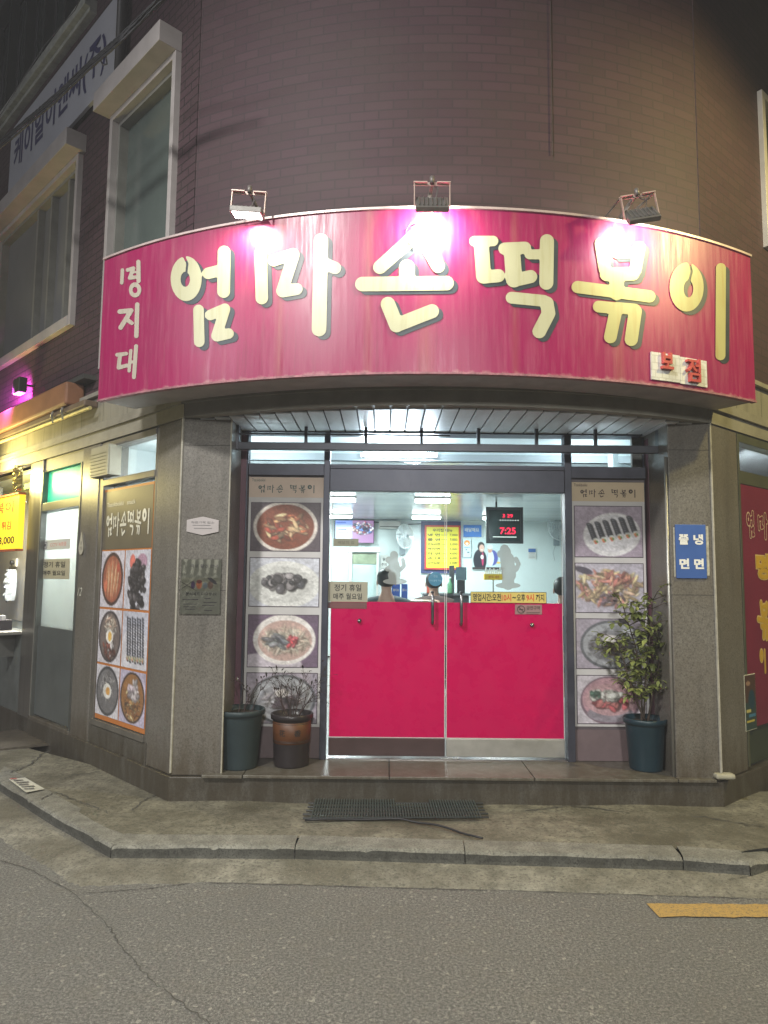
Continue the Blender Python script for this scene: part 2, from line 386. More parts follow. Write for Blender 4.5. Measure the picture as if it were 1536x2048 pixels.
# signed-distance strokes -> flat mesh
def sd_cap(X, Y, x0, y0, x1, y1, r0, r1=None):
    r1 = r0 if r1 is None else r1
    dx, dy = x1-x0, y1-y0; L = dx*dx+dy*dy+1e-9
    t = np.clip(((X-x0)*dx+(Y-y0)*dy)/L, 0, 1)
    return np.hypot(X-x0-t*dx, Y-y0-t*dy)-(r0+(r1-r0)*t)
def sd_ell(X, Y, cx, cy, rx, ry):
    k = np.hypot((X-cx)/rx, (Y-cy)/ry); return (k-1)*min(rx, ry)
def glyph_sdf(gl):
    def f(X, Y):
        d = np.full(X.shape, 1e9)
        for it in gl:
            if it[0] == 'c':
                P = it[1]; R = it[2]
                for (p, q) in zip(P, P[1:]): d = np.minimum(d, sd_cap(X, Y, *p, *q, R))
            elif it[0] == 'e': d = np.minimum(d, sd_ell(X, Y, *it[1]))
            elif it[0] == '-e': d = np.maximum(d, -sd_ell(X, Y, *it[1]))
            elif it[0] == '-c':
                for (p, q) in zip(it[1], it[1][1:]): d = np.maximum(d, -sd_cap(X, Y, *p, *q, it[2]))
        return d
    return f
def bbox(gl, pad=0):
    xs = []; ys = []
    for it in gl:
        if it[0] == 'c':
            for p in it[1]: xs += [p[0]-it[2], p[0]+it[2]]; ys += [p[1]-it[2], p[1]+it[2]]
        elif it[0] == 'e': c = it[1]; xs += [c[0]-c[2], c[0]+c[2]]; ys += [c[1]-c[3], c[1]+c[3]]
    return min(xs)-pad, max(xs)+pad, min(ys)-pad, max(ys)+pad
def sdf_mesh(mb, f, box, step, mapper):
    x0, x1, y0, y1 = box; nx = int(math.ceil((x1-x0)/step)); ny = int(math.ceil((y1-y0)/step))
    gx = x0+np.arange(nx+1)*step; gy = y0+np.arange(ny+1)*step; X, Y = np.meshgrid(gx, gy); D = f(X, Y); ins = D < 0
    cache = {}
    def vt(key, x, y):
        if key not in cache:
            p, uv = mapper(x, y); cache[key] = mb.vert(p, uv)
        return cache[key]
    for j in range(ny):
        for i in range(nx):
            c = ((i, j), (i+1, j), (i+1, j+1), (i, j+1)); s = [ins[q[1], q[0]] for q in c]
            if not any(s): continue
            poly = []
            for k in range(4):
                p, q = c[k], c[(k+1) % 4]
                if s[k]: poly.append(vt(p, gx[p[0]], gy[p[1]]))
                if s[k] != s[(k+1) % 4]:
                    d0, d1 = D[p[1], p[0]], D[q[1], q[0]]; t = d0/(d0-d1)
                    key = (min(p, q), max(p, q)); poly.append(vt(key, gx[p[0]]+(gx[q[0]]-gx[p[0]])*t, gy[p[1]]+(gy[q[1]]-gy[p[1]])*t))
            if len(poly) >= 3: mb.f.append(poly)
def z4(l): return [(180+x/2.259, 380+y/2.259) for x, y in l]
def z5(l): return [(840+x/2.207, 360+y/2.207) for x, y in l]
def c4(l, r): return ('c', z4(l), r/2.259)
def c5(l, r): return ('c', z5(l), r/2.207)
def e4(s, cx, cy, rx, ry): p = z4([(cx, cy)])[0]; return (s, (p[0], p[1], rx/2.259, ry/2.259))
def e5(s, cx, cy, rx, ry): p = z5([(cx, cy)])[0]; return (s, (p[0], p[1], rx/2.207, ry/2.207))
GL = {
 'um': [e4('e', 437, 402, 70, 101), e4('-e', 433, 405, 21, 34), ('-c', z4([(425, 296), (443, 335), (438, 372)]), 2.2),
        c4([(608, 282), (606, 460)], 29), c4([(536, 378), (600, 362)], 26),
        c4([(493, 543), (496, 687)], 24), c4([(546, 566), (612, 538)], 24), c4([(612, 540), (574, 660)], 24), c4([(576, 662), (628, 650)], 24)],
 'ma': [c4([(773, 287), (778, 490)], 28), c4([(832, 320), (920, 291)], 27), c4([(922, 295), (870, 458)], 27), c4([(872, 460), (935, 449)], 27),
        c4([(1045, 230), (1036, 630)], 33), c4([(1070, 338), (1108, 354)], 28)],
 'son': [('c', [(838, 466), (760, 535)], 13.5), ('c', [(838, 466), (876, 533)], 13.5), c4([(1432, 352), (1432, 410)], 36), ('c', [(725, 569), (893, 567)], 14.5),
        ('c', [(776, 609), (793, 651)], 14.5), ('c', [(793, 651), (864, 623)], 14)],
 'tteok': [c5([(240, 272), (322, 271)], 23), c5([(270, 285), (280, 426)], 33), c5([(282, 430), (345, 424)], 29),
        c5([(372, 305), (462, 301)], 27), c5([(405, 315), (414, 440)], 36), c5([(416, 444), (487, 428)], 29),
        c5([(559, 272), (556, 455)], 31), c5([(482, 330), (545, 330)], 22),
        c5([(403, 521), (545, 535)], 26), c5([(558, 545), (566, 590)], 30), c5([(566, 590), (525, 670)], 30)],
 'bokk': [c5([(796, 282), (814, 395)], 27), c5([(966, 300), (948, 400)], 27), c5([(868, 325), (945, 322)], 24), c5([(822, 418), (936, 416)], 30),
        c5([(866, 430), (866, 500)], 32), c5([(694, 474), (1010, 515)], 27),
        c5([(787, 560), (862, 568)], 26), c5([(862, 580), (838, 694)], 28), c5([(865, 565), (945, 572)], 25), c5([(948, 580), (930, 705)], 29)],
 'i': [e5('e', 1174, 474, 75, 108), e5('-e', 1182, 482, 21, 38), ('-c', z5([(1186, 362), (1196, 405), (1186, 445)]), 2.2), c5([(1325, 390), (1323, 775)], 22)],
}
SMALL = {
 'myeong': [c4([(148, 362), (145, 420)], 8), c4([(172, 362), (198, 354), (181, 398), (204, 395)], 8.5), c4([(220, 325), (221, 412)], 9.5), c4([(204, 372), (218, 370)], 5), c4([(206, 392), (219, 390)], 5), e4('e', 205, 452, 28, 34), e4('-e', 205, 453, 11, 14)],
 'ji': [c4([(136, 550), (188, 545)], 10.5), c4([(185, 550), (140, 622)], 10.5), c4([(168, 585), (190, 602)], 9), c4([(215, 518), (211, 660)], 10)],
 'dae': [c4([(124, 745), (165, 740)], 8.5), c4([(137, 750), (131, 802)], 9), c4([(131, 804), (168, 793)], 8.5), c4([(186, 726), (178, 818)], 7.5), c4([(210, 706), (200, 846)], 9), c4([(186, 778), (203, 776)], 6)],
}

# painter for printed pictures
class Paint:
    def __init__(s, w_, h_, bgc):
        s.w, s.h = w_, h_; s.a = np.ones((h_, w_, 3))*np.array(bgc, float); s.Y, s.X = np.mgrid[0:h_, 0:w_].astype(float)
        s.X /= w_-1; s.Y /= h_-1; s.asp = h_/w_; s.Y *= s.asp
    def ell(s, cx, cy, rx, ry, col, rot=0, soft=.012, al=1.):
        c, n = math.cos(rot), math.sin(rot); x = s.X-cx; y = s.Y-cy*s.asp
        u = (x*c+y*n)/rx; v = (-x*n+y*c)/ry; k = np.hypot(u, v)
        m_ = np.clip((1-k)*min(rx, ry)/soft+.5, 0, 1)[..., None]*al
        s.a = s.a*(1-m_)+np.array(col, float)*m_; return s
    def rect(s, x0, y0, x1, y1, col):
        m_ = ((s.X >= x0) & (s.X <= x1) & (s.Y >= y0*s.asp) & (s.Y <= y1*s.asp))[..., None]; s.a = np.where(m_, np.array(col, float), s.a); return s
    def pieces(s, n, cx, cy, rx, ry, size, pal, rs, aspect=2., rotr=3.14, hl=.3, outline=.45):
        n = int(n*2.2); size = size*.66
        for _ in range(n):
            r = math.sqrt(rs.random()); th = rs.random()*6.283; x = cx+rx*r*math.cos(th); y = cy+ry*r*math.sin(th)
            q = size*(.45+1.1*rs.random()); ro = (rs.random()-.5)*2*rotr; c = np.array(pal[rs.randrange(len(pal))], float)*(.55+.7*rs.random())
            s.ell(x+.008, y+.012, q*1.1, q/aspect*1.2, c*outline*.6, ro, soft=.018, al=.7); s.ell(x, y, q, q/aspect, c*.8, ro, soft=.010)
            s.ell(x-q*.1, y-q*.06, q*.7, q/aspect*.6, np.minimum(255, c*1.12), ro, soft=.03, al=.8)
            if rs.random() < .6: s.ell(x-q*.25, y-q*.12, q*.25, q/aspect*.22, np.minimum(255, c*1.2+70), ro, al=hl+.2, soft=.01)
        return s
    def tex(s, seed, k):
        """photographic grain: multi-scale light and dark mottling"""
        r = np.random.RandomState(seed)
        for g, am in ((5, .03), (11, .03), (23, .04), (47, .05)):
            m_ = r.normal(0, 1, (g, g)); yi = np.linspace(0, g-1.001, s.h); xi = np.linspace(0, g-1.001, s.w); y0 = yi.astype(int); x0 = xi.astype(int); fy = (yi-y0)[:, None]; fx = (xi-x0)[None]
            v = (m_[y0][:, x0]*(1-fy)*(1-fx)+m_[y0+1][:, x0]*fy*(1-fx)+m_[y0][:, x0+1]*(1-fy)*fx+m_[y0+1][:, x0+1]*fy*fx); s.a = s.a*(1+am*k*v[..., None])
        s.a = np.clip(s.a, 0, 255); return s
    def noise(s, rs, k):
        r = np.random.RandomState(rs); s.a = np.clip(s.a+r.normal(0, k, (s.h, s.w, 1)), 0, 255); return s
def pic_mesh(name, P, fr, a0, a1, z0, z1, b, parent, material=None, flat=None):
    h_, w_ = P.h, P.w; mb = MB()
    for j in range(h_):
        for i in range(w_):
            a = a0+(a1-a0)*i/(w_-1); z = z1+(z0-z1)*j/(h_-1); mb.vert(fr(a, b, z), (a, z))
    for j in range(h_-1):
        for i in range(w_-1): k = j*w_+i; mb.f.append([k, k+1, k+w_+1, k+w_])
    o = mb.build(name, material or PIC, parent, recalc=False)
    at = o.data.color_attributes.new('Col', 'FLOAT_COLOR', 'POINT')
    c = np.clip(P.a/255, 0, 1); c = np.where(c <= .04045, c/12.92, ((c+.055)/1.055)**2.4)
    if flat is not None: c = c*flat
    at.data.foreach_set('color', np.concatenate([c.reshape(-1, 3), np.ones((h_*w_, 1))], 1).astype(np.float32).ravel())
    return o
def food(kind, w_=70, h_=54, seed=1):
    r = random.Random(seed)
    if kind == 'bowl_red':
        p = Paint(w_, h_, (60, 48, 60)).ell(.5, .5, .47, .40, (225, 215, 205)).ell(.5, .5, .42, .35, (110, 40, 20))
        p.pieces(26, .5, .5, .33, .26, .085, [(200, 90, 50), (225, 150, 90), (170, 60, 30), (235, 190, 130)], r, 3, 1.2)
        p.pieces(10, .4, .62, .2, .15, .06, [(190, 60, 40), (220, 170, 120)], r, 2)
    elif kind == 'sticks':
        p = Paint(w_, h_, (205, 200, 215)).ell(.5, .5, .47, .47*h_/w_*1.0, (50, 28, 24)).ell(.5, .5, .40, .41*h_/w_, (150, 65, 40))
        for k in range(12): p.ell(.25+.045*k, .5, .018, .33*h_/w_*(1-.2*abs(k-6)/6), [(215, 140, 85), (190, 95, 55), (230, 190, 140)][k % 3], .15*r.random())
        p.ell(.22, .62, .07, .13, (210, 95, 60)).ell(.75, .3, .06, .1, (180, 60, 40))
    elif kind == 'sundae':
        p = Paint(w_, h_, (200, 205, 220)).ell(.5, .55, .52, .36, (225, 228, 225)).ell(.5, .55, .43, .28, (205, 208, 205))
        p.pieces(26, .5, .5, .30, .15, .075, [(55, 58, 66), (40, 42, 50), (85, 84, 92), (150, 145, 150)], r, 1.3, hl=.55, outline=.3)
    elif kind == 'sundae_pile':
        p = Paint(w_, h_, (196, 198, 215)).ell(.3, .2, .11, .15, (235, 95, 80)).ell(.68, .2, .2, .16, (165, 120, 150))
        p.pieces(46, .52, .62, .36, .36*h_/w_, .10, [(34, 32, 38), (24, 22, 28), (60, 56, 62)], r, 1.4, hl=.5, outline=.4)
    elif kind == 'noodle':
        p = Paint(w_, h_, (84, 62, 92)).ell(.28, .95, .5, .16, (190, 180, 195)).ell(.52, .47, .45, .36, (232, 226, 222)).ell(.53, .49, .39, .29, (188, 150, 140))
        p.pieces(90, .53, .49, .34, .24, .05, [(236, 224, 200), (225, 205, 180), (212, 180, 158)], r, 5, hl=.2, outline=.75)
        p.pieces(14, .42, .5, .16, .12, .09, [(120, 130, 132), (90, 95, 110), (150, 150, 160)], r, 3, .8)
        p.pieces(8, .63, .52, .07, .10, .05, [(205, 50, 60), (225, 80, 90)], r, 2)
    elif kind == 'cold_noodle':
        p = Paint(w_, h_, (150, 140, 160)).ell(.52, .52, .47, .37, (70, 75, 85)).ell(.52, .52, .43, .33, (145, 150, 160)).ell(.52, .55, .35, .24, (110, 112, 122))
        p.pieces(40, .5, .52, .26, .16, .08, [(160, 160, 172), (105, 100, 112), (185, 180, 190)], r, 4, outline=.6)
        p.pieces(10, .55, .58, .15, .1, .08, [(52, 42, 54), (70, 56, 66)], r, 1.8); p.ell(.5, .4, .1, .06, (210, 205, 205))
    elif kind == 'gimbap':
        p = Paint(w_, h_, (152, 136, 160)).ell(.55, .56, .43, .32, (220, 220, 226), -.1).ell(.55, .54, .38, .27, (205, 205, 214), -.1)
        for k in range(6):
            cx = .24+.12*k; cy = .5-.03*k
            for q in range(7):
                x = cx+.012*q; y = cy-.02+.055*q/1.2
                p.ell(x-.02, y-.1, .055, .032, (22, 24, 34), .5, al=.9); p.ell(x-.03, y-.11, .02, .008, (120, 130, 150), .5, al=.8)
            p.ell(cx+.07, cy+.20, .05, .05, (220, 225, 220)).ell(cx+.06, cy+.20, .025, .02, (225, 120, 50)).ell(cx+.085, cy+.21, .018, .02, (80, 140, 60)).ell(cx+.07, cy+.235, .018, .012, (215, 60, 50))
    elif kind == 'gimbap_row':
        p = Paint(w_, h_, (190, 194, 215)).ell(.5, .75, .55, .5*h_/w_, (215, 215, 228))
        for k in range(7):
            for q in range(16): p.ell(.2+.10*k+.004*q, .12+.05*q+.02*(k % 2), .046, .028, [(22, 26, 38), (36, 42, 56), (16, 18, 26)][q % 3], .5); p.ell(.19+.10*k+.004*q, .11+.05*q, .016, .006, (150, 158, 180), .5, al=.7)
            p.ell(.24+.10*k, .83, .04, .05, (190, 180, 140)).ell(.24+.10*k, .85, .02, .025, [(200, 90, 50), (100, 130, 60)][k % 2])
    elif kind == 'bibim':
        p = Paint(w_, h_, (170, 165, 185)).ell(.2, .2, .4, .2, (190, 185, 205))
        p.pieces(70, .5, .5, .5, .36, .085, [(232, 170, 140), (225, 190, 130), (236, 205, 150), (205, 120, 110), (190, 160, 120)], r, 3.5, hl=.4, outline=.65)
        p.pieces(14, .6, .3, .2, .1, .08, [(222, 120, 110), (230, 150, 120)], r, 3); p.pieces(10, .5, .72, .2, .1, .06, [(140, 110, 120), (100, 80, 96)], r, 3); p.ell(.12, .14, .14, .05, (60, 56, 76), .3)
    elif kind == 'red_soup':
        p = Paint(w_, h_, (190, 182, 196)).ell(.48, .52, .44, .38, (95, 70, 88)).ell(.48, .50, .41, .34, (170, 120, 135)).ell(.48, .80, .34, .13, (120, 112, 128)).ell(.48, .5, .37, .25, (184, 135, 145))
        p.pieces(18, .5, .56, .22, .12, .09, [(205, 70, 80), (220, 110, 110), (185, 50, 66)], r, 2); p.pieces(12, .42, .4, .2, .1, .08, [(225, 222, 215), (200, 205, 195)], r, 1.8); p.pieces(5, .25, .38, .06, .03, .05, [(60, 110, 90)], r, 2)
    elif kind == 'egg_bowl':
        p = Paint(w_, h_, (205, 202, 214)).ell(.5, .5, .48, .48*h_/w_, (46, 40, 44)).ell(.5, .5, .42, .43*h_/w_, (92, 80, 78))
        p.pieces(34, .5, .32, .26, .14*h_/w_, .09, [(208, 190, 170), (230, 225, 215), (185, 150, 130)], r, 4, outline=.7)
        p.pieces(18, .5, .72, .25, .16*h_/w_, .09, [(120, 56, 46), (70, 44, 42), (225, 220, 224)], r, 2)
        p.ell(.5, .50, .16, .16*h_/w_*.8, (235, 230, 222)).ell(.51, .50, .08, .09*h_/w_, (226, 168, 60))
    elif kind == 'grey_bowl':
        p = Paint(w_, h_, (212, 210, 222)).ell(.5, .5, .49, .49*h_/w_, (42, 44, 50)).ell(.5, .5, .43, .43*h_/w_, (92, 92, 98))
        p.pieces(40, .5, .42, .28, .25*h_/w_, .08, [(150, 150, 155), (120, 118, 124), (190, 188, 190)], r, 4, outline=.7); p.ell(.5, .5, .18, .15*h_/w_, (236, 236, 230)).ell(.53, .5, .09, .08*h_/w_, (225, 150, 50))
    elif kind == 'curry_bowl':
        p = Paint(w_, h_, (180, 172, 205)).ell(.5, .5, .48, .48*h_/w_, (46, 30, 26)).ell(.5, .5, .43, .44*h_/w_, (138, 84, 36))
        p.pieces(50, .5, .62, .3, .25*h_/w_, .05, [(186, 130, 60), (150, 80, 36), (220, 190, 130), (110, 70, 40)], r, 2)
        p.pieces(18, .55, .36, .2, .15*h_/w_, .1, [(222, 208, 216), (205, 185, 200), (235, 226, 230)], r, 1.7, outline=.8)
    p.tex(seed, 1.3); g_ = p.a.mean(2, keepdims=True); p.a = p.a*.68+g_*.08+np.array((222, 214, 206))*.24; return p.noise(seed, 4)

# ================================================================== GROUND
ZP = .10                                                       # pavement level, road at 0
road = MB().quad(lambda a, b, z: (a, z, 0), -24, 24, -16, 24).build('road', ASPH); struct(road)
# kerb line (outer edge of the kerb, from the left round to the right)
kx = [PZ(0, 1562, ZP), PZ(100, 1624, ZP), PZ(222, 1690, ZP), PZ(590, 1692, ZP), PZ(930, 1702, ZP), PZ(1366, 1714, ZP), PZ(1500, 1724, ZP)]
dl = np.array(kx[0])-np.array(kx[2]); dl /= np.linalg.norm(dl)
kl_far = tuple(np.array(kx[0])+dl*9)
kr_end = (kx[-1][0]+.25, kx[-1][1]+.13); kr_far = (kr_end[0]+6.2, kr_end[1]+5.6)
# pavement: fine sheet with shallow settling, hollows and broken edges
def pave_z(x, y):
    return ZP - .006*math.sin(2.1*x+1)*math.sin(1.7*y) + .004*math.sin(7*x+3*y)
edge = [kl_far, kx[0], kx[2], kx[3], kx[4], kx[5], kx[6], kr_end, kr_far]
inner = [(-12, 14.5), (-4.6, 7.4), (-1.45, 5.2), (-.5, 5.2), (.4, 5.2), (1.4, 5.2), (2.2, 5.2), (2.9, 5.3), (11.5, 12.2)]
mb = MB()
def seg_pts(P, n):
    out = []
    for (p, q) in zip(P, P[1:]):
        for k in range(n): out.append((p[0]+(q[0]-p[0])*k/n, p[1]+(q[1]-p[1])*k/n))
    out.append(P[-1]); return out
E_, I_ = seg_pts(edge, 12), seg_pts(inner, 12); rows = []
for (e, i) in zip(E_, I_):
    d = np.array(i)-np.array(e); L = np.linalg.norm(d); s0 = np.array(e)+d/L*.15; r = []
    for k in range(15):
        p = s0+(np.array(i)-s0)*k/14; r.append(mb.vert((p[0], p[1], pave_z(*p)-(.002 if k else .008)), (p[0], p[1])))
    rows.append(r)
for a, b in zip(rows, rows[1:]):
    for k in range(14): mb.f.append([a[k], b[k], b[k+1], a[k+1]])
pv = mb.build('pavement', PAVE, smooth=True); struct(pv)
# kerb stones: one structure with real joints and chipped arrises
mb = MB()
def kerb_run(p, q, n, top0=ZP, top1=ZP):
    p = np.array(p); q = np.array(q); d = (q-p); L = np.linalg.norm(d); d /= L; nrm = np.array((-d[1], d[0]));
    for i in range(n):
        a0 = L*i/n+.0025; a1 = L*(i+1)/n-.0025; m_ = max(8, int((a1-a0)/.03)); pr = None
        for k in range(m_+1):
            a = a0+(a1-a0)*k/m_; c = p+d*a; t = top0+(top1-top0)*a/L
            ch = .016+.005*math.sin(a*9+i)*math.sin(a*4)+.003*random.random()+(.010 if random.random() < .03 else 0)
            o_ = [(0-.012, -.03), (0+.004*random.random(), t*.45), (0, t-ch), (ch*.5, t-ch*.35), (ch*1.3, t-ch*.1), (.05, t), (.165, t+.001)]
            ring = [mb.vert((*(c+nrm*x), z), (a, z)) for x, z in o_]
            if pr: [mb.f.append([pr[j], ring[j], ring[j+1], pr[j+1]]) for j in range(6)]
            pr = ring
kerb_run(kl_far, kx[0], 9); kerb_run(kx[0], kx[1], 1); kerb_run(kx[1], kx[2], 1); kerb_run(kx[2], kx[3], 1); kerb_run(kx[3], kx[4], 1)
kerb_run(kx[4], kx[5], 1); kerb_run(kx[5], kx[6], 1); kerb_run(kx[6], kr_end, 1, ZP, .075); kerb_run(kr_end, kr_far, 8, .05, .05)
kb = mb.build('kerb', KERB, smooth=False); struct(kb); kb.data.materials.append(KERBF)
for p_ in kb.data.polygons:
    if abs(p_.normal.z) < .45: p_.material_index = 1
# gutter strip of concrete with an irregular edge, 4 mm above the asphalt
mb = MB(); gp = [PZ(-700, 1500, 0), PZ(-60, 1640, 0), PZ(60, 1712, 0), PZ(160, 1772, 0), PZ(420, 1764, 0), PZ(700, 1772, 0), PZ(1000, 1780, 0), PZ(1300, 1790, 0), PZ(1560, 1797, 0), PZ(2300, 1760, 0)]
ge = [kl_far, kx[0], kx[1], kx[2], kx[3], kx[4], kx[5], kx[6], kr_end, (kr_end[0]+2.5, kr_end[1]+1.2)]
A_, B_ = seg_pts(ge, 26), seg_pts(gp, 26); pr = None
for i, (a, b) in enumerate(zip(A_, B_)):
    j = .014*math.sin(i*.37)*math.sin(i*.11)+.030*(random.random()-.5); d = np.array(b)-np.array(a); b2 = np.array(b)+d/np.linalg.norm(d)*j
    c = np.array(a)-d/np.linalg.norm(d)*(-.001); m1 = c+(b2-c)*.5
    ring = [mb.vert((c[0], c[1], .030), (0, 0)), mb.vert((m1[0], m1[1], .020), (0, 0)), mb.vert((b2[0], b2[1], .0042), (0, 0)), mb.vert((*(b2+d/np.linalg.norm(d)*.01), -.002), (0, 0))]
    if pr: [mb.f.append([pr[k], ring[k], ring[k+1], pr[k+1]]) for k in range(3)]
    pr = ring
gt = mb.build('gutter', GUT, smooth=True); struct(gt)
# cracks and the seam in the asphalt: thin ragged recess lines filled with dark grit
CR = mat('crack_grit', (.075, .072, .065), .95, 0, .3, 30)
def crack(pxs, wd, z, name='crack', jag=.012, n=14):
    P = [PZ(*p, z) for p in pxs]; pts = seg_pts(P, n); mb = MB(); pr = None
    for i, p in enumerate(pts):
        q = pts[min(i+1, len(pts)-1)]; o = pts[max(i-1, 0)]; d = np.array(q)-np.array(o); d /= np.linalg.norm(d)+1e-9; nr = np.array((-d[1], d[0]))
        c = np.array(p)+nr*(random.random()-.5)*2*jag; w_ = wd*(.35+.9*random.random())
        ring = [mb.vert((*(c+nr*w_/2), z+.0045)), mb.vert((*(c-nr*w_/2), z+.0045))]
        if pr: mb.f.append([pr[0], ring[0], ring[1], pr[1]])
        pr = ring
    return mb
m1 = crack([(140, 1782), (215, 1850), (250, 1905), (300, 1960), (420, 2050), (470, 2110)], .0045, .0, jag=.008)
for more in ([(0, 1722), (60, 1740), (140, 1782)], [(160, 1788), (300, 1778), (380, 1767)], [(420, 1766), (700, 1774), (1000, 1782), (1300, 1792), (1560, 1800)]):
    q = crack(more, .006, .0, jag=.006); k = len(m1.v); m1.v += q.v; m1.uv += q.uv; m1.f += [[i+k for i in f] for f in q.f]
ck = m1.build('road_crack', CR, road)
m1 = crack([(20, 1546), (60, 1530), (85, 1508), (100, 1502)], .016, ZP)
for more in ([(265, 1622), (290, 1600), (312, 1590), (330, 1588)], [(80, 1600), (110, 1585), (180, 1612), (250, 1640)], [(1050, 1622), (1150, 1612), (1290, 1630), (1400, 1634), (1530, 1655)], [(120, 1560), (150, 1550), (200, 1545)]):
    q = crack(more, .012, ZP, jag=.014); k = len(m1.v); m1.v += q.v; m1.uv += q.uv; m1.f += [[i+k for i in f] for f in q.f]
m1.build('pavement_crack', CR, pv)
# yellow road marking (worn edge)
YEL = NT('road_yellow_paint'); v_ = YEL.coord(); n1 = YEL.noise(v_, 26, 6, .8); n2 = YEL.noise(v_, 95, 4, .85)
c_ = YEL.mix(YEL.ramp(n1, [(.35, (0,)*3), (.7, (.6,)*3)]), (.47, .30, .085), (.36, .24, .09)); c_ = YEL.mix(YEL.ramp(n2, [(.52, (0,)*3), (.60, (.85,)*3)]), c_, (.12, .105, .075)); c_ = YEL.mix(YEL.ramp(n1, [(.60, (0,)*3), (.68, (.8,)*3)]), c_, (.15, .14, .12))
YEL.l(c_, YEL.b.inputs['Base Color']); YEL.b.inputs['Roughness'].default_value = .8; YEL.bump(n2, .5, .006); YEL = YEL.m
c = [PZ(1292, 1807, .004), PZ(1545, 1812, .004), PZ(1545, 1838, .004), PZ(1318, 1834, .004)]
top = seg_pts([c[0], (c[1][0]+3, c[1][1]+.02)], 60); bot = seg_pts([c[3], (c[2][0]+3, c[2][1]+.02)], 60); mb = MB(); pr = None
for a, b in zip(top, bot):
    ring = [mb.vert((a[0], a[1]+(random.random()-.5)*.016, .0062)), mb.vert((b[0], b[1]+(random.random()-.5)*.016, .0062))]
    if pr: mb.f.append([pr[0], ring[0], ring[1], pr[1]])
    pr = ring
struct(mb.build('road_marking', YEL))

# ================================================================== BUILDING
BL = thing('corner_building', 'dark brick corner building with granite pillars and a glazed restaurant front', 'building', (0, 5.35, 0))
ZPL, ZSO, ZBT = .28, 2.71, 3.12                               # plinth top, soffit, top of stone band
YD = 5.35
FD = FRY(YD)
tp = [float(PL(px, 1200)[0]) for px in (336, 300, 190, 150, 72, 48)]
# t positions on the left wall at eye height
T_PIL, T_WIN1 = PL(304, 1200)[0], PL(187, 1200)[0]; T_P2 = PL(152, 1200)[0]; T_DR = PL(72, 1200)[0]; T_POST = PL(47, 1200)[0]
T_R = PR(1485, 1200)[0]
def W2(fr, a, b): p = fr(a, b, 0); return (p[0], p[1])
# plinth (steps round the corner)
mb = MB()
mb.prism([W2(FL, 9, .0), W2(FL, T_DR-.02, .0), W2(FL, T_DR-.02, .015), W2(FL, 0, .022), (-1.426, 4.908), (2.296, 4.908), W2(FR, 9, .02), W2(FR, 9, -.6), (2.6, 5.9), (2.2, 5.56), (-1.2, 5.56), (-1.7, 5.6), W2(FL, 9, -.5)], -.05, ZPL-.022)
mb.build('plinth', GRANP, BL, bevel=.006)
mb = MB()                                                    # cap slabs of the plinth, with joints
for x0, x1 in ((-1.20, -.93), (-.925, .05), (.056, 1.02), (1.026, 1.98), (1.986, 2.24)):
    mb.box(lambda a, b, z: (a, 4.885-b, z), x0, x1, ZPL-.021, ZPL, -.47, .004 if x0 > -1.1 else .012)
mb.build('plinth_cap', granite('plinth_cap_stone', (.17, .165, .145)), BL, bevel=.004)
# left door step
# pillars: left (two faces) and right (two faces)
def pillar(pts, z0=ZPL-.02, z1=ZSO): return MB().prism(pts, z0, z1)
pillar([(-1.42, 4.93), (-1.08, 4.93), (-1.08, 5.42), (-1.27, 5.42), W2(FL, T_PIL, -.25), W2(FL, T_PIL, 0)]).build('pillar', GRAN, BL, bevel=.008)
pillar([(1.99, 4.93), (2.29, 4.93), W2(FR, T_R, 0), W2(FR, T_R, -.22), (2.17, 5.42), (1.99, 5.42)]).build('pillar', GRAN, BL, bevel=.008)
pillar([W2(FL, T_WIN1, 0), W2(FL, T_WIN1, -.25), W2(FL, T_P2, -.25), W2(FL, T_P2, 0)], .1).build('pillar', GRAN, BL, bevel=.008)
# pale joint fillets on the pillar corners
JT = mat('joint_filler', (.36, .34, .28), .7, 0, .2, 20)
mb = MB(); [MB().tube([(x_, 4.928, ZPL), (x_, 4.928, ZSO)], r_, 6).build('joint_filler', JT, BL) for x_, r_ in ((-1.422, .009), (2.292, .009), (-1.08, .006))]
mb = MB(); mb.box(lambda a, b, z: (a, 5.42-b, z), 1.90, 1.988, ZPL, ZSO, .0, .035); mb.build('side_strip', GRAN, BL)
mb = MB(); mb.tube([(1.98, 4.95, ZPL), (1.98, 4.95, ZSO-.24)], .012, 8); mb.build('steel_bead', ALU, BL, smooth=True)

for x0_, x1_ in ((-1.418, -1.082), (1.992, 2.288)):
    for zj in (PY(1380, 1190, 4.93)[1], PY(1380, 900, 4.93)[1]): MB().box(FRY(4.93), x0_, x1_, zj-.002, zj+.002, -.002, .0012).build('slab_joint', mat('dark_slab_joint', (.05, .045, .04), .8), BL)
# stone band: lower moulding and upper tiles; on left wall, arc, right wall
LB = mat('band_stone', (.25, .235, .195), .55, 0, .2, 5, .15)
def band(z0, z1, b0, b1, material, name, par=None):
    mb = MB(); mb.box(FL, -.02, 9, z0, z1, b0, b1, 2); mb.box(FB, -AB-.004, AB+.004, z0, z1, b0, b1-.002, 36); mb.box(FR, -.02, 9, z0, z1, b0, b1, 2); return mb.build(name, material, par or BL)
band(ZSO, ZSO+.10, -.06, .012, LB, 'lintel')
band(ZSO+.10, ZSO+.125, -.2, .035, LB, 'lintel_moulding')
band(ZSO+.125, ZSO+.17, -.2, .02, LB, 'lintel_moulding')
band(ZSO+.17, ZBT, -.2, .0, TILE, 'stone_band')
band(ZBT, ZBT+.035, -.2, .035, LB, 'stone_band_cap')
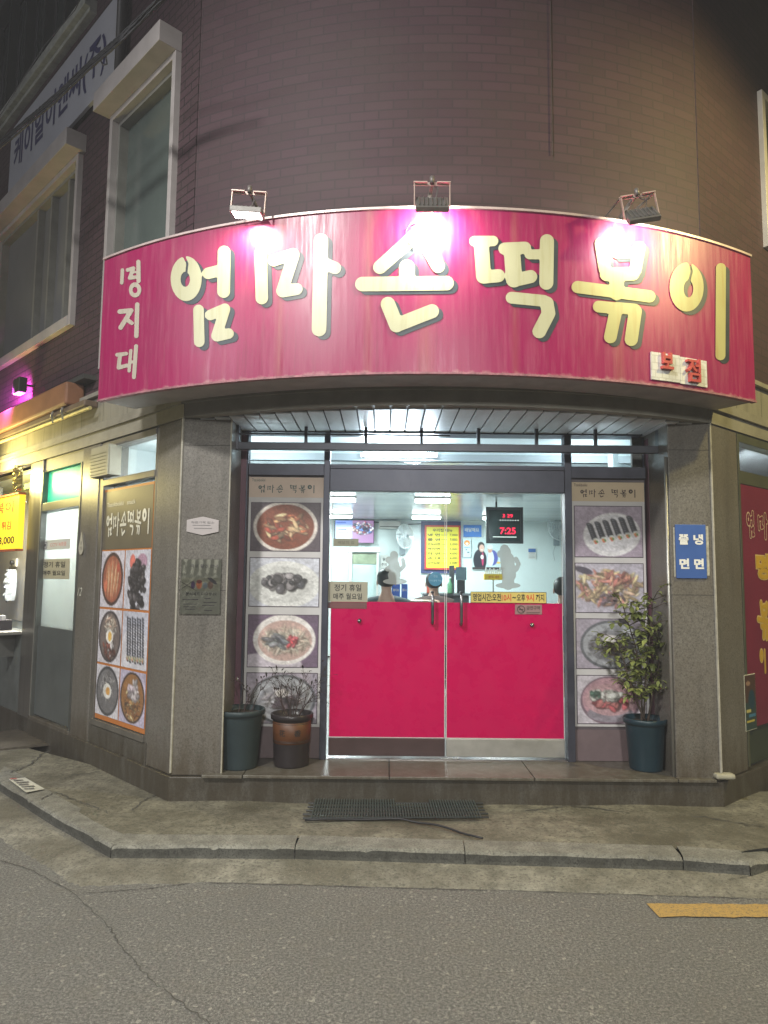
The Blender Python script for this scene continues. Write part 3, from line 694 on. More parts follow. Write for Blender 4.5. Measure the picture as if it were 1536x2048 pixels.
# brick wall above, windows cut out on the left wall
ZR = 9.2
wa_c = [PL(220, 247), PL(355, 107)]; 
TA0, TA1 = PL(345, 460)[0], PL(215, 480)[0]                   # outer edges of tall window frame
ZA1 = PL(355, 107)[1]; ZA0 = 2.9+.45
TB0 = PL(150, 560)[0]; TB1 = TB0+2.45; ZB1 = PL(156, 315)[1]; ZB0 = PL(145, 650)[1]
print('window A', TA0, TA1, ZA0, ZA1, 'B', TB0, TB1, ZB0, ZB1, 'T', T_WIN1, T_P2, T_DR, T_POST)
TC0 = PL(190, 0)[0]; ZC0 = PL(150, 60)[1]
def brick_panel(mb, a0, a1, z0, z1): mb.box(FL, a0, a1, z0, z1, -.22, -.02)
mb = MB()
brick_panel(mb, 0, TA0, ZBT+.03, ZR); brick_panel(mb, TA0, TA1, ZBT+.03, ZA0); brick_panel(mb, TA0, TA1, ZA1, ZR)
brick_panel(mb, TA1, TB0, ZBT+.03, ZR); brick_panel(mb, TB0, TB1, ZBT+.03, ZB0); brick_panel(mb, TB1, 9, ZBT+.03, ZB1+.2)
zt = PL(150, 60)[1]
# upper-floor window row opening between zc0 and zc1
ZC_S = PL(0, 270)[1]*0 + PL(100, 140)[1]; 
ZC0 = ZC_S+.05; ZC1 = ZC0+1.75
brick_panel(mb, TB0, TB1, ZB1, ZC0); brick_panel(mb, TB1, 9, ZB1+.2, ZC0); brick_panel(mb, TB0, 9, ZC1, ZR)
mb.build('brick_wall', BRICKL, BL)
mb = MB(); mb.box(FB, -AB, AB, ZBT+.03, ZR, -.2, -.025, 44); mb.build('brick_wall', BRICK, BL)
mb = MB(); TRW0 = PR(1528, 400)[0]; ZRW0, ZRW1 = PR(1528, 490)[1], PR(1528, 190)[1]
mb.box(FR, 0, TRW0, ZBT+.03, ZR, -.2, -.02); mb.box(FR, TRW0, 9, ZBT+.03, ZRW0, -.2, -.02); mb.box(FR, TRW0, 9, ZRW1, ZR, -.2, -.02); mb.build('brick_wall', BRICK, BL)
# backing slabs so no sky or light shows through
MB().prism([W2(FL, 9, -.3), W2(FL, 0, -.3), (.4, 5.2), W2(FR, 0, -.3), W2(FR, 9, -.3), (2, 14)], ZR-.02, ZR+.1).build('roof', LB, BL)
DKRM = mat('dark_interior', (.02, .022, .024), .8)
MB().prism([W2(FL, 9, -.3), W2(FL, 0, -.3), (.4, 5.0), W2(FR, 0, -.3), W2(FR, 9, -.3), (2, 14)], 3.0, 3.08).build('upper_floor', DKRM, BL)

# ---- upper windows on the left wall
WPANE = mat('dim_window_glass', (.10, .125, .115), .12, 0, .12, 2, spec=.6)
WPANEB = mat('dark_window_glass', (.028, .036, .034), .1, 0, .2, 2, spec=.6)
CURT = mat('grey_blind', (.17, .17, .17), .8, 0, .1, 2)
FRW = mat('window_frame_paint', (.40, .37, .36), .5, 0, .12, 4, .03)
fr_w = .052
def upper_window(t0, t1, z0, z1, material, mull=(), hood=None, sill=True, lab=None):
    wd = MB()
    d0, d1 = -.10, .03
    wd.box(FL, t0, t0+fr_w, z0, z1, d0, d1); wd.box(FL, t1-fr_w, t1, z0, z1, d0, d1)
    wd.box(FL, t0+fr_w, t1-fr_w, z1-fr_w, z1, d0, d1)
    if sill: wd.box(FL, t0+fr_w, t1-fr_w, z0, z0+.10, d0, d1+.005)
    W_ = wd.build('window', FRW, BL, bevel=.003)
    f2 = MB()
    for (a0, a1) in ((t0+fr_w, t0+fr_w+.03), (t1-fr_w-.03, t1-fr_w)): f2.box(FL, a0, a1, z0+.1, z1-fr_w, -.12, -.03)
    f2.box(FL, t0+fr_w+.03, t1-fr_w-.03, z1-fr_w-.035, z1-fr_w, -.12, -.03)
    for m_, w__ in mull: f2.box(FL, m_, m_+w__, z0+.1, z1-fr_w-.035, -.118, -.04)
    f2.build('window_sash', mat('window_sash', (.22, .22, .20), .5, 0, .15), W_)
    MB().box(FL, t0+fr_w, t1-fr_w, z0+.0, z1-fr_w, -.16, -.11).build('pane', material, W_)
    if hood:
        h = MB(); h.box(FL, t0-hood[0], t1+hood[1], z1+.002, z1+hood[2], -.02, hood[3]); h.build('hood', FRW, W_, bevel=.004)
    return W_
upper_window(TA0, TA1, ZA0, ZA1, WPANE, hood=(-.0, .03, .17, .17))
upper_window(TB0, TB1, ZB0, ZB1, CURT, mull=((TB0+.36, .05), (TB0+.82, .04), (TB0+1.2, .05)), hood=(.06, .02, .17, .17))
# upper floor window row with a pale sill
mb = MB(); 
for m_ in np.arange(TB0+.02, 8, .62): mb.box(FL, m_, m_+.05, ZC0+.1, ZC1, -.1, -.0)
mb.box(FL, TB0, 9, ZC1-.06, ZC1+.06, -.1, .04)
WC = mb.build('window', mat('dark_green_frame', (.022, .027, .024), .5), BL)
MB().box(FL, TB0, 9, ZC0, ZC1, -.2, -.12).build('pane', WPANEB, WC)
tS = PL(190, 12)[0]
mb = MB(); mb.box(FL, tS, 9, ZC0-.03, ZC0+.07, -.1, .10); mb.box(FL, tS, 9, ZC0-.075, ZC0-.03, -.1, .05); mb.build('sill', mat('weathered_sill', (.30, .31, .28), .6, 0, .3, 9, .2), WC, bevel=.006)
# right wall window
mb = MB(); mb.box(FR, TRW0, TRW0+.06, ZRW0, ZRW1, -.1, .02); mb.box(FR, TRW0+.06, TRW0+1.6, ZRW1-.06, ZRW1, -.1, .02); mb.box(FR, TRW0+.06, TRW0+1.6, ZRW0, ZRW0+.06, -.1, .02)
wr = mb.build('window', WHITEP, BL, bevel=.003); MB().box(FR, TRW0+.05, TRW0+1.6, ZRW0, ZRW1, -.15, -.1).build('pane', WPANE, wr)

# ================================================================== ENTRANCE
# soffit: metal slats running front to back under the arc
SOF = mat('soffit_metal', (.62, .64, .66), .45, .15, .16, 9, .05, stretch=(1, .3, 1))
mb = MB(); x = -1.30; 
while x < 2.2:
    yf = CB[1]-math.sqrt((RB-.065)**2-(x+.04-CB[0])**2)+.02; yf = max(yf, 4.40)
    mb.box(lambda a, b, z: (a, b, z), x, x+.100, ZSO-.010, ZSO-.001, yf-.02, 5.5); x += .112
mb.build('soffit', SOF, BL)
mb = MB(); mb.prism([*[W2(FB, AB*k/12, -.055) for k in range(-12, 13)], (2.2, 5.6), (-1.3, 5.6)], ZSO+.001, ZSO+.03)
mb.build('soffit_backing', mat('soffit_dark', (.05, .05, .055), .7), BL)

# door plane
xl, xr = -1.08, 1.95
def X(px, py=1200): return PY(px, py, YD)[0]
def Z(py, px=900): return PY(px, py, YD)[1]
xA0, xA1, xB0, xB1, xC0, xC1 = X(497, 1000), X(648, 1000), X(663, 1000)-.005, X(1128, 1200), X(1141, 1000), X(1289, 1000)
zT0, zT1 = Z(932), ZSO-.02                                     # transom glass
zH = Z(985); zD0 = ZPL+.024
mb = MB()
def bar(mb, x0, x1, z0, z1, d=.05, e=.045): mb.box(FD, x0, x1, z0, z1, -e, d)
bar(mb, xl, xA0, ZPL, zT1, .05); bar(mb, xA1, xB0-.006, ZPL, zT1, .045); bar(mb, xB1+.006, xC0, ZPL, zT1, .045); bar(mb, xC1, 1.98, ZPL, zT1, .0)
for (a, b) in ((xA0, xA1), (xC0, xC1)): bar(mb, a, b, Z(955), zT0, .035)
bar(mb, xB0-.006, xB1+.006, zH, zT0, .04); bar(mb, xB0-.006, xB1+.006, zT0-.035, zT0-.02, .052)
mb.box(FD, xl, 1.95, zT1-.0, ZSO+.0, -.1, .06)
FRM = mb.build('entrance_frame', DKFRAME, BL, bevel=.003)
[MB().box(FD, a_, b_, ZPL, zT1-.02, -.03, .056).build('frame_trim', MAROON, FRM, bevel=.003) for a_, b_ in ((xC1+.012, xC1+.085), (xA0-.09, xA0-.012))]
# transom panes
for a, b in ((xA0, xA1), (xB0-.006, xB1+.006), (xC0, xC1)):
    MB().box(FD, a, b, zT0, zT1, -.012, -.004).build('transom_pane', PANE, BL)
# lower side panels (poster backing) and dado
for a, b, nm in ((xA0, xA1, 'l'), (xC0, xC1, 'r')):
    mb = MB(); mb.box(FD, a, b, ZPL, Z(955), -.02, .0); mb.build('side_panel', mat('side_panel_backing', (.11, .09, .10), .5, 0, .2), BL)
[MB().box(FD, a_, b_, ZPL+.002, Z(1456), .001, .014).build('kick_panel', mat('kick_panel', (.16, .115, .12), .5, 0, .15), BL, bevel=.002) for a_, b_ in ((xC0, xC1), (xA0, xA1))]
# roller rail with short posts
def FDR(off): return FRY(YD-off)
RY = 5.12
mb = MB(); zr = PY(900, 896, RY)[1]; xr0, xr1 = PY(462, 896, RY)[0], PY(1330, 890, RY)[0]
mb.box(FRY(RY), xr0, xr1, zr-.027, zr+.027, -.025, .025); mb.box(FRY(RY), xr0, PY(900, 880, RY)[0], zr+.085, zr+.097, -.01, .01)
for px in (612, 732, 843, 957, 1073, 1191): q = PY(px, 880, RY)[0]; mb.box(FRY(RY), q-.012, q+.012, zr+.027, ZSO-.012, -.012, .012)
for q in (xr0+.03, xr1-.03): mb.box(FRY(RY), q-.03, q+.03, zr-.03, ZSO-.012, -.03, .03)
mb.build('shutter_rail', mat('rail_dark', (.06, .062, .075), .4, .6), BL, bevel=.003)

# doors: two glass leaves with red film below
xm = X(891, 1250)
zR1 = Z(1205); zK1 = Z(1476)
def leaf(a0, a1, inner, kick, hpx):
    yy = 0.01
    g = MB().box(FD, a0, a1, zK1, zH-.006, -.005, .005).build('door', PANED, BL)
    MB().box(FD, a0+.002, a1-.002, zK1+.002, zR1, .0062, .0075).build('film', REDFILM, g)
    MB().box(FD, a0, a1, zD0, zK1-.001, -.02, .02).build('kick_rail', kick, g, bevel=.004)
    e = MB(); e.box(FD, a0-.0, a0+.004, zK1, zH-.006, .0078, .0105); e.box(FD, a1-.004, a1, zK1, zH-.006, .0078, .0105); e.box(FD, a0+.005, a1-.005, zK1, zK1+.004, .0078, .0105)
    e.build('edge_strip', mat('clear_edge_strip', (.62, .60, .60), .25, .1, .05), g)
    h = MB(); hx, t_, b_ = hpx; hx = X(hx, 1220); z1, z0 = Z(t_), Z(b_)
    h.tube([(hx, YD-.008, z1), (hx, YD-.06, z1), (hx, YD-.07, z1-.02), (hx, YD-.07, z0+.02), (hx, YD-.06, z0), (hx, YD-.008, z0)], .011, 8)
    h.build('handle', mat('black_chrome', (.20, .20, .21), .22, .8), g, smooth=True)
    return g
g1 = leaf(xB0+.012, xm-.005, 0, mat('kick_brown', (.075, .045, .045), .35, .4), (864, 1185, 1246))
g2 = leaf(xm+.005, xB1-.012, 0, ALU, (921, 1185, 1248))
for g, px, py in ((g1, 719, 1243), (g2, 1063, 1248)):
    mb = MB(); q = X(px, py); zz = Z(py); mb.lathe(0, 0, [(.004, 0), (.013, .001), (.017, .008), (.015, .02), (.006, .026)], 16)
    mb.v = [(q+x, YD-.0078-z, zz+y) for x, y, z in mb.v]; mb.build('door_stop', mat('chrome_knob', (.25, .25, .25), .2, .9), g, smooth=True)
# threshold
MB().box(FRY(YD), xB0, xB1, ZPL, ZPL+.008, -.06, .03).build('threshold', mat('threshold_steel', (.30, .28, .28), .25, .8), BL)

# ================================================================== INTERIOR
IF_ = .30; ICE = 1.60+.98; YB = 12.0
MB().prism([(-1.25, 5.42), (2.1, 5.42), (8.5, 10.5), (8.5, 12.1), (-7.5, 12.1), (-7.3, 11.2)], IF_-.08, IF_-.03).build('interior_floor', mat('interior_floor_tile', (.35, .34, .32), .3, 0, .1), BL)
MB().box(FRY(YB), -1.6, 4.6, IF_, ICE, -.08, 0).build('interior_wall', WALLW, BL)
MB().prism([(-1.6, 5.9), (2.95, 5.9), (4.6, 12.0), (-1.6, 12.0)], ICE, ICE+.06).build('interior_ceiling', CEILM, BL)
mb = MB(); mb.box(FRY(5.9), -1.3, 2.4, ICE-.0, ZSO+.1, -.06, -.002); mb.build('ceiling_fascia', WALLW, BL)
mb = MB(); mb.prism([(-1.25, 5.46), (2.1, 5.46), (2.6, 5.9), (-1.4, 5.9)], ZSO-.01, ZSO+.05); mb.build('interior_ceiling', WALLW, BL)
mb = MB(); mb.prism([(-1.66, 6.1), (-1.6, 6.04), (-1.6, 12), (-1.66, 12)], IF_, ZSO); mb.build('partition_wall', WALLW, BL)
mb = MB(); mb.prism([(2.05, 5.45), (2.12, 5.45), (4.7, 12), (4.6, 12)], IF_, ZSO); mb.build('partition_wall', WALLW, BL)
TUBE = emis('fluorescent_tube', (.92, 1.0, .99), 12.0)
def ceiling_light(x, y, z, wdt, label, dep=.14, power=44, grp='flat ceiling lights inside the restaurant'):
    t = thing('ceiling_light', label, 'light', (x, y, z), grp)
    MB().box(lambda a, b, q: (a, b, q), x-wdt/2, x+wdt/2, z-.02, z-.001, y-dep/2, y+dep/2).build('housing', WHITEP, t)
    MB().box(lambda a, b, q: (a, b, q), x-wdt/2+.01, x+wdt/2-.01, z-.06, z-.021, y-dep/2+.01, y+dep/2-.01).build('diffuser', TUBE, t, bevel=.01)
    l = light('lamp', 'AREA', (x, y, z-.075), power, (.90, 1.0, 1.0), (x, y, 0), shape='RECTANGLE', size=wdt, size_y=dep); 
    return t
ceiling_light(.59, 8.6, ICE, .44, 'fluorescent ceiling light seen above the clock, nearer of the two in the middle row')
ceiling_light(.66, 11.0, ICE, .46, 'fluorescent ceiling light above the yellow menu board, near the back wall')
ceiling_light(-.56, 8.6, ICE, .44, 'near fluorescent ceiling light cut off by the left door edge')
ceiling_light(-.72, 11.0, ICE, .46, 'fluorescent ceiling light above the wall television by the back wall')
ceiling_light(1.75, 11.0, ICE, .44, 'fluorescent ceiling light partly behind the red digital clock', power=22)
t = thing('ceiling_light', 'long fluorescent tube just behind the glass above the doors', 'light', (PY(798, 910, 5.88)[0], 5.88, PY(798, 910, 5.88)[1]))
x, z = PY(798, 910, 5.88)
MB().tube([(x-.29, 5.84, z), (x+.29, 5.84, z)], .016, 10).build('tube', emis('bright_tube', (.85, .96, 1.0), 90), t, smooth=True)
MB().box(FRY(5.895), x-.32, x+.32, z-.02, z+.02, 0, .03).build('housing', WHITEP, t)
light('lamp', 'AREA', (x, 5.80, z-.02), 30, (.80, .92, 1.0), (x, 5.2, z-.6), shape='RECTANGLE', size=.6, size_y=.05)

for xx_, lb_ in ((-.95, 'slim fluorescent strip behind the left pane over the food poster'), (1.62, 'slim fluorescent strip behind the right pane over the food poster')):
    t = thing('transom_fill_strip', lb_, 'light', (xx_, 5.5, 2.36), 'strip lights behind the side panes'); MB().box(lambda a, b, q: (a, b, q), xx_-.22, xx_+.22, 2.34, 2.37, 5.47, 5.52).build('housing', WHITEP, t)  # added fixture, unseen; its light brightens the fascia behind the transom
    MB().tube([(xx_-.2, 5.54, 2.38), (xx_+.2, 5.54, 2.38)], .012, 8).build('tube', emis('fill_tube', (.85, .96, 1.0), 30), t, smooth=True)
    light('lamp', 'AREA', (xx_, 5.56, 2.39), 4, (.85, .96, 1.0), (xx_, 5.9, 2.62), shape='RECTANGLE', size=.4, size_y=.04)
light('lamp', 'AREA', (.33, 5.56, 2.39), 3, (.85, .96, 1.0), (.33, 5.9, 2.66), shape='RECTANGLE', size=1.6, size_y=.04)  # added fill without a fixture, brightening the fascia over the doors
YI = YB-.012
def IX(px, py, Y=YI): return PY(px, py, Y)
# --- picture-wall items on the back wall
def board(name, label, cat, x0, y0, x1, y1, Y, material, depth=.02, frame=None, fw=.02, group=None):
    a0, z1 = PY(x0, y0, Y); a1, z0 = PY(x1, y1, Y)
    t = thing(name, label, cat, ((a0+a1)/2, Y, z0), group)
    MB().box(FRY(Y), a0, a1, z0, z1, 0, depth).build('board', material, t)
    if frame:
        mb = MB(); 
        mb.box(FRY(Y), a0-fw, a0, z0-fw, z1+fw, 0, depth+.01); mb.box(FRY(Y), a1, a1+fw, z0-fw, z1+fw, 0, depth+.01); mb.box(FRY(Y), a0, a1, z0-fw, z0, 0, depth+.01); mb.box(FRY(Y), a0, a1, z1, z1+fw, 0, depth+.01)
        mb.build('frame', frame, t)
    return t, a0, a1, z0, z1
MNY = mat('menu_yellow', (.80, .70, .04), .5, 0, .03); RED = mat('menu_red', (.55, .05, .03), .5); BLUEF = mat('dark_blue_board', (.045, .055, .16), .5)
t, a0, a1, z0, z1 = board('menu_board', 'yellow wall menu with black prices and a red border on the back wall', 'menu board', 853, 1054, 917, 1136, YI-.03, MNY, .02, RED, .03)
mb = MB(); mb.box(FRY(YI), a0-.09, a1+.04, z0-.09, z1+.1, 0, .025); mb.build('backboard', BLUEF, t)
FM = FRY(YI-.03); h = (z1-z0)
text('heading', '우리집 메뉴', FM, (a0+a1)/2, z1-.055, .055, INK, t, .023, width=(a1-a0)*.62, bold=.02)
for k, (nm, pr) in enumerate((('냉 면', '7,000'), ('쫄 면', '7,000'), ('만두라면', '5,000'), ('떡라면', '5,000'), ('라 면', '4,000'), ('순 대', '4,000'), ('꼬마김밥', '3,000'))):
    zz = z1-.135-k*(h-.17)/6.6
    text('menu_row', nm, FM, a0+.02, zz, .045, INK, t, .023, width=(a1-a0)*.38, bold=.02, align='L'); text('menu_row', '―', FM, (a0+a1)/2+.02, zz, .006, INK, t, .023, width=.10)
    text('menu_row', pr, FM, a1-.02, zz, .045, INK, t, .023, width=(a1-a0)*.24, bold=.01, align='R')
# television
t, a0, a1, z0, z1 = board('television', 'wall television showing a blue slide beside a crowd of small faces', 'television', 671, 1041, 747, 1086, YI-.05, BLACKP, .04, BLACKP, .012)
P = Paint(60, 36, (150, 160, 215)).rect(0, 0, 1, .2, (120, 140, 205)).rect(.03, .3, .42, .8, (205, 215, 245)).rect(.45, .0, 1, 1, (150, 110, 150))
rr = random.Random(4); P.pieces(60, .72, .33, .28, .26, .045, [(225, 185, 180), (60, 60, 90), (200, 90, 110), (235, 225, 235), (90, 120, 190)], rr, 1.2); P.rect(.08, .40, .3, .43, (70, 90, 150)).rect(.08, .52, .36, .55, (70, 90, 150)).rect(.08, .64, .33, .67, (90, 100, 150)).rect(.03, .06, .28, .13, (60, 90, 180))
SCR = vcol('lit_screen', .3, .9)
pic_mesh('screen', P, FRY(YI-.05), a0, a1, z0, z1, .043, t, SCR)
t['label'] = 'wall television showing a blue slide beside a crowd of small faces'
# blue posters right of the menu
t, a0, a1, z0, z1 = board('poster', 'blue poster with white handwriting right of the yellow menu', 'poster', 927, 1050, 963, 1074, YI-.01, mat('poster_blue', (.04, .20, .62), .5), .005)
text('lettering', '배달해요', FRY(YI-.01), (a0+a1)/2-.01, (z0+z1)/2+.02, .07, WHITE, t, .008, width=(a1-a0)*.8, bold=.02); 
t, a0, a1, z0, z1 = board('poster', 'narrow white and blue poster with an orange top under the blue poster', 'poster', 926, 1078, 942, 1115, YI-.01, mat('poster_pale', (.55, .72, .80), .5), .005)
P = Paint(16, 36, (205, 230, 240)).ell(.5, .2, .42, .35, (235, 150, 60)).ell(.5, .24, .2, .15, (250, 245, 235)).rect(.1, .45, .9, .47, (60, 120, 190)).rect(.3, .55, .5, .60, (40, 60, 80)).rect(.5, .7, .8, .75, (40, 60, 80)); pic_mesh('picture', P, FRY(YI-.01), a0+.005, a1-.005, z0+.005, z1-.005, .008, t)
t, a0, a1, z0, z1 = board('poster', 'advertising poster of two smiling people in a dark suit and a white apron', 'poster', 944, 1076, 1006, 1140, YI-.01, mat('poster_grey', (.62, .72, .72), .5), .005)
P = Paint(62, 60, (196, 214, 216))
P.ell(.25, .70, .22, .34, (38, 40, 52)).ell(.34, .66, .035, .22, (205, 60, 110)).ell(.32, .60, .05, .07, (235, 235, 238)).ell(.29, .26, .115, .14, (30, 28, 30)).ell(.31, .32, .085, .12, (222, 180, 165)).ell(.31, .37, .04, .012, (250, 245, 245))
P.ell(.66, .62, .18, .24, (86, 92, 170)).ell(.60, .64, .11, .24, (222, 236, 242)).ell(.58, .36, .08, .11, (220, 180, 160)).ell(.58, .27, .10, .07, (225, 232, 236)).ell(.58, .41, .05, .03, (210, 150, 130)).ell(.86, .78, .06, .03, (236, 190, 60)).rect(0, .92, 1, 1, (70, 60, 62))
pic_mesh('picture', P, FRY(YI-.01), a0+.005, a1-.005, z0+.005, z1-.005, .008, t)
t, a0, a1, z0, z1 = board('box', 'yellow box of small white items below the poster of two people', 'box', 967, 1148, 1005, 1160, YI-1.2, mat('box_yellow', (.75, .50, .03), .5), .10)
mb = MB(); rr = random.Random(2)
for k in range(9): q = a0+.02+(a1-a0-.04)*k/8; mb.tube([(q, YI-1.25, z1-.02), (q+.01*rr.random(), YI-1.25, z1+.06+.04*rr.random())], .010, 6)
mb.build('sachets', WHITE, t); text('lettering', '분식 세트', FRY(YI-1.2), (a0+a1)/2, (z0+z1)/2, .04, mat('box_red_ink', (.45, .06, .02)), t, .103, bold=.01)
mb = MB(); mb.tube([((a0+a1)/2, YI-1.22, z0), ((a0+a1)/2, YI-1.22, IF_)], .012, 8); mb.build('stand', ALU, t)
# LED clock
t, a0, a1, z0, z1 = board('digital_clock', 'square black digital wall clock with red numerals hanging from the ceiling', 'clock', 977, 1020, 1040, 1082, 9.0, mat('clock_face', (.015, .035, .035), .15), .03, mat('clock_frame', (.035, .04, .045), .35), .035)
LED = emis('red_led', (1, .02, .08), 2.2, (.5, 0, 0)); FC = FRY(9.0)
text('numerals', '7:25', FC, (a0+a1)/2+.04, z0+.125, .085, LED, t, .033, width=.20, bold=.02); text('numerals', '3 29', FC, (a0+a1)/2+.04, z1-.075, .045, LED, t, .033, width=.13, bold=.02)
mb = MB(); [mb.box(FC, a0+.14+.032*k, a0+.150+.032*k, z1-.135, z1-.127, .031, .034) for k in range(8)]; mb.box(FC, a0+.05, a1-.05, z0+.045, z0+.050, .031, .034); mb.build('dots', emis('white_led', (.9, 1, .9), 2), t)
mb = MB(); mb.tube([((a0+a1)/2-.1, 9.0, z1), ((a0+a1)/2-.1, 9.0, ICE)], .012); mb.build('hanger', BLACKP, t)
# fans
def fan(x, z, Y, r, label, side=0):
    t = thing('wall_fan', label, 'fan', (x, Y, z)); G = mat('fan_grey', (.28, .33, .36), .4, .3); 
    mb = MB(); c = math.cos(side); s_ = math.sin(side)
    def P3(u, v, w_): return (x+u*c+w_*s_, Y-.20-w_*c+u*s_, z+v)
    for rr_ in np.linspace(.25, 1, 6):
        for dep in ((.0, 1-.3*rr_**2),): mb.tube([P3(r*rr_*math.cos(q), r*rr_*math.sin(q), .05+.05*(1-rr_)) for q in np.linspace(0, 6.2832, 25)], .006 if rr_ < .99 else .012, 5)
    for q in np.linspace(0, 6.2832, 25)[:-1]: mb.tube([P3(.15*r*math.cos(q), .15*r*math.sin(q), .10), P3(r*math.cos(q), r*math.sin(q), .05), P3(.3*r*math.cos(q), .3*r*math.sin(q), -.08)], .003, 4)
    mb.build('cage', mat('chrome_white', (.72, .76, .78), .25, .3, .05), t)
    mb = MB()
    for k in range(3):
        q = k*2.094; pts = [(0.02, -.03), (.9*r, -.35*r), (.92*r, .30*r), (.3*r, .15*r)]
        ids = [mb.vert(P3(u*math.cos(q)-v*math.sin(q), u*math.sin(q)+v*math.cos(q), .02+.03*v/r)) for u, v in pts]; mb.f.append(ids)
    mb.build('blades', mat('fan_blade', (.45, .52, .55), .3), t)
    mb = MB(); mb.tube([P3(0, 0, .09), P3(0, 0, -.12)], .05, 14); mb.build('motor', G, t, smooth=True)
    mb = MB(); mb.tube([P3(0, 0, -.1), (x, Y-.04, z-.02), (x, Y-.02, z-.18)], .022, 8); mb.box(FRY(Y), x-.05, x+.05, z-.3, z-.12, 0, .03); mb.build('bracket', G, t)
    mb = MB(); mb.tube([(x-.02, Y-.02, z-.3), (x-.06, Y-.015, z-.42), (x-.03, Y-.015, z-.55)], .004, 5); mb.build('pull_cord', G, t)
    return t
x, z = IX(805, 1074); fan(x, z, YI, .20, 'grey wall fan turned side-on between the television and the menu', .80)
x, z = IX(1112, 1056); fan(x, z, YI, .22, 'round chrome wall fan facing the street at the right door edge', .25)
# cable on the back wall, ceiling join
mb = MB(); pts = [IX(748, 1044), IX(800, 1050), IX(850, 1047)]; mb.tube([(p[0], YI-.01, p[1]) for p in pts], .008, 5); pts = [IX(985, 1008), IX(1010, 1007), IX(1060, 1012), IX(1128, 1020)]
mb.tube([(p[0], YI-.01, p[1]) for p in pts], .010, 5); tag(mb.build('wall_cable', mat('grey_cable', (.10, .12, .13), .5)), 'thin dark cable running along the top of the back wall', 'cable')
# inner door / hatch at left of the back wall
Yh = 11.5
a0, z1 = PY(699, 1100, Yh); a1, _ = PY(757, 1100, Yh)
t = thing('display_fridge', 'tall white cabinet with a glass front under the television', 'cabinet', ((a0+a1)/2, Yh, IF_))
mb = MB(); mb.box(FRY(Yh), a0, a0+.045, IF_, z1, -.3, .02); mb.box(FRY(Yh), a1-.03, a1, IF_, z1, -.3, .02); mb.box(FRY(Yh), a0-.02, a1+.02, z1-.03, z1+.035, -.3, .03); mb.box(FRY(Yh), a0+.045, a1-.03, IF_, IF_+.3, -.3, .015); mb.build('casing', WHITEP, t)
MB().box(FRY(Yh), a0+.045, a1-.03, IF_+.3, z1-.03, -.02, -.01).build('glass_front', mat('frosted_pane', (.40, .50, .49), .2, 0, .1, 3), t); zz = PY(720, 1128, Yh)[1]
MB().box(FRY(Yh), a0+.05, a1-.035, zz, z1-.045, -.009, -.004).build('upper_panel', mat('olive_panel', (.18, .21, .14), .4, 0, .25, 8), t)
t, a0, a1, z0, z1 = board('notice', 'white handwritten list pinned beside the white cabinet', 'notice', 761, 1110, 775, 1156, YI, WHITE, .004)
for k, s_ in enumerate(('물', '주의', '안내', '문')): text('writing', s_, FRY(YI), (a0+a1)/2, z1-.07-.09*k, .05, INK, t, .006, bold=.01)
# counter with till and screens at the back
Yc = 9.6; a0, z1 = PY(848, 1186, Yc); a1, _ = PY(938, 1186, Yc)
t = thing('counter', 'black service counter in the middle of the room', 'counter', ((a0+a1)/2, Yc, IF_))
MB().box(FRY(Yc), a0, a1, IF_, z1-.03, -.5, 0).build('cabinet', mat('counter_black', (.03, .035, .04), .35, 0, .2), t); MB().box(FRY(Yc), a0-.02, a1+.02, z1-.03, z1, -.52, .03).build('worktop', mat('counter_top', (.14, .15, .16), .2), t, bevel=.004)
t = thing('till', 'dark card terminal and till standing at the right end of the counter', 'till', (a1-.12, Yc+.2, z1))
b0, zt_ = PY(912, 1134, Yc+.1); b1, zb_ = PY(933, 1160, Yc+.1)
MB().box(FRY(Yc+.1), b0, b1, zb_, zt_, -.05, 0).build('screen', mat('till_screen', (.09, .13, .15), .15), t, bevel=.004); MB().box(FRY(Yc+.1), b0+.02, b1-.02, z1, zb_-.001, -.1, -.01).build('stand', BLACKP, t); mb = MB(); mb.box(FRY(Yc+.12), b0-.09, b0-.02, z1, zt_+.02, -.04, 0); mb.build('side_case', mat('till_case', (.06, .065, .07), .3), t, bevel=.004)
# blue packs on a table by the diner
for (x0, x1, lb) in ((784, 800, 'blue printed carton standing left of its twin beside the capped diner'), (803, 815, 'narrow blue printed carton standing right of its twin beside the capped diner')):
    Yp = 8.1; p0, q1 = PY(x0, 1168, Yp); p1, q0 = PY(x1, 1199, Yp)
    t = thing('carton', lb, 'carton', ((p0+p1)/2, Yp, q0), 'blue cartons beside the diner'); MB().box(FRY(Yp), p0, p1, q0, q1, -.05, 0).build('box', mat('carton_blue', (.03, .13, .62), .35), t)
    text('lettering', '물티슈', FRY(Yp), (p0+p1)/2, (q0+q1)/2+.02, .03, WHITE, t, .002, width=(p1-p0)*.7, bold=.02)
Yp = 8.1; q0 = PY(800, 1200, Yp)[1]; xx = PY(800, 1200, Yp)[0]
t = thing('table', 'small dining table beside the capped diner, mostly hidden by the red door film', 'table', (xx, Yp, IF_))
MB().box(FRY(Yp), xx-.18, xx+.40, q0-.03, q0-.002, -.35, .25).build('tabletop', mat('table_top', (.25, .18, .12), .3), t)
for sx in (-.14, .36):
    for sy in (-.3, .2): MB().tube([(xx+sx, Yp-sy, IF_), (xx+sx, Yp-sy, q0-.03)], .018, 8).build('leg', ALU, t)

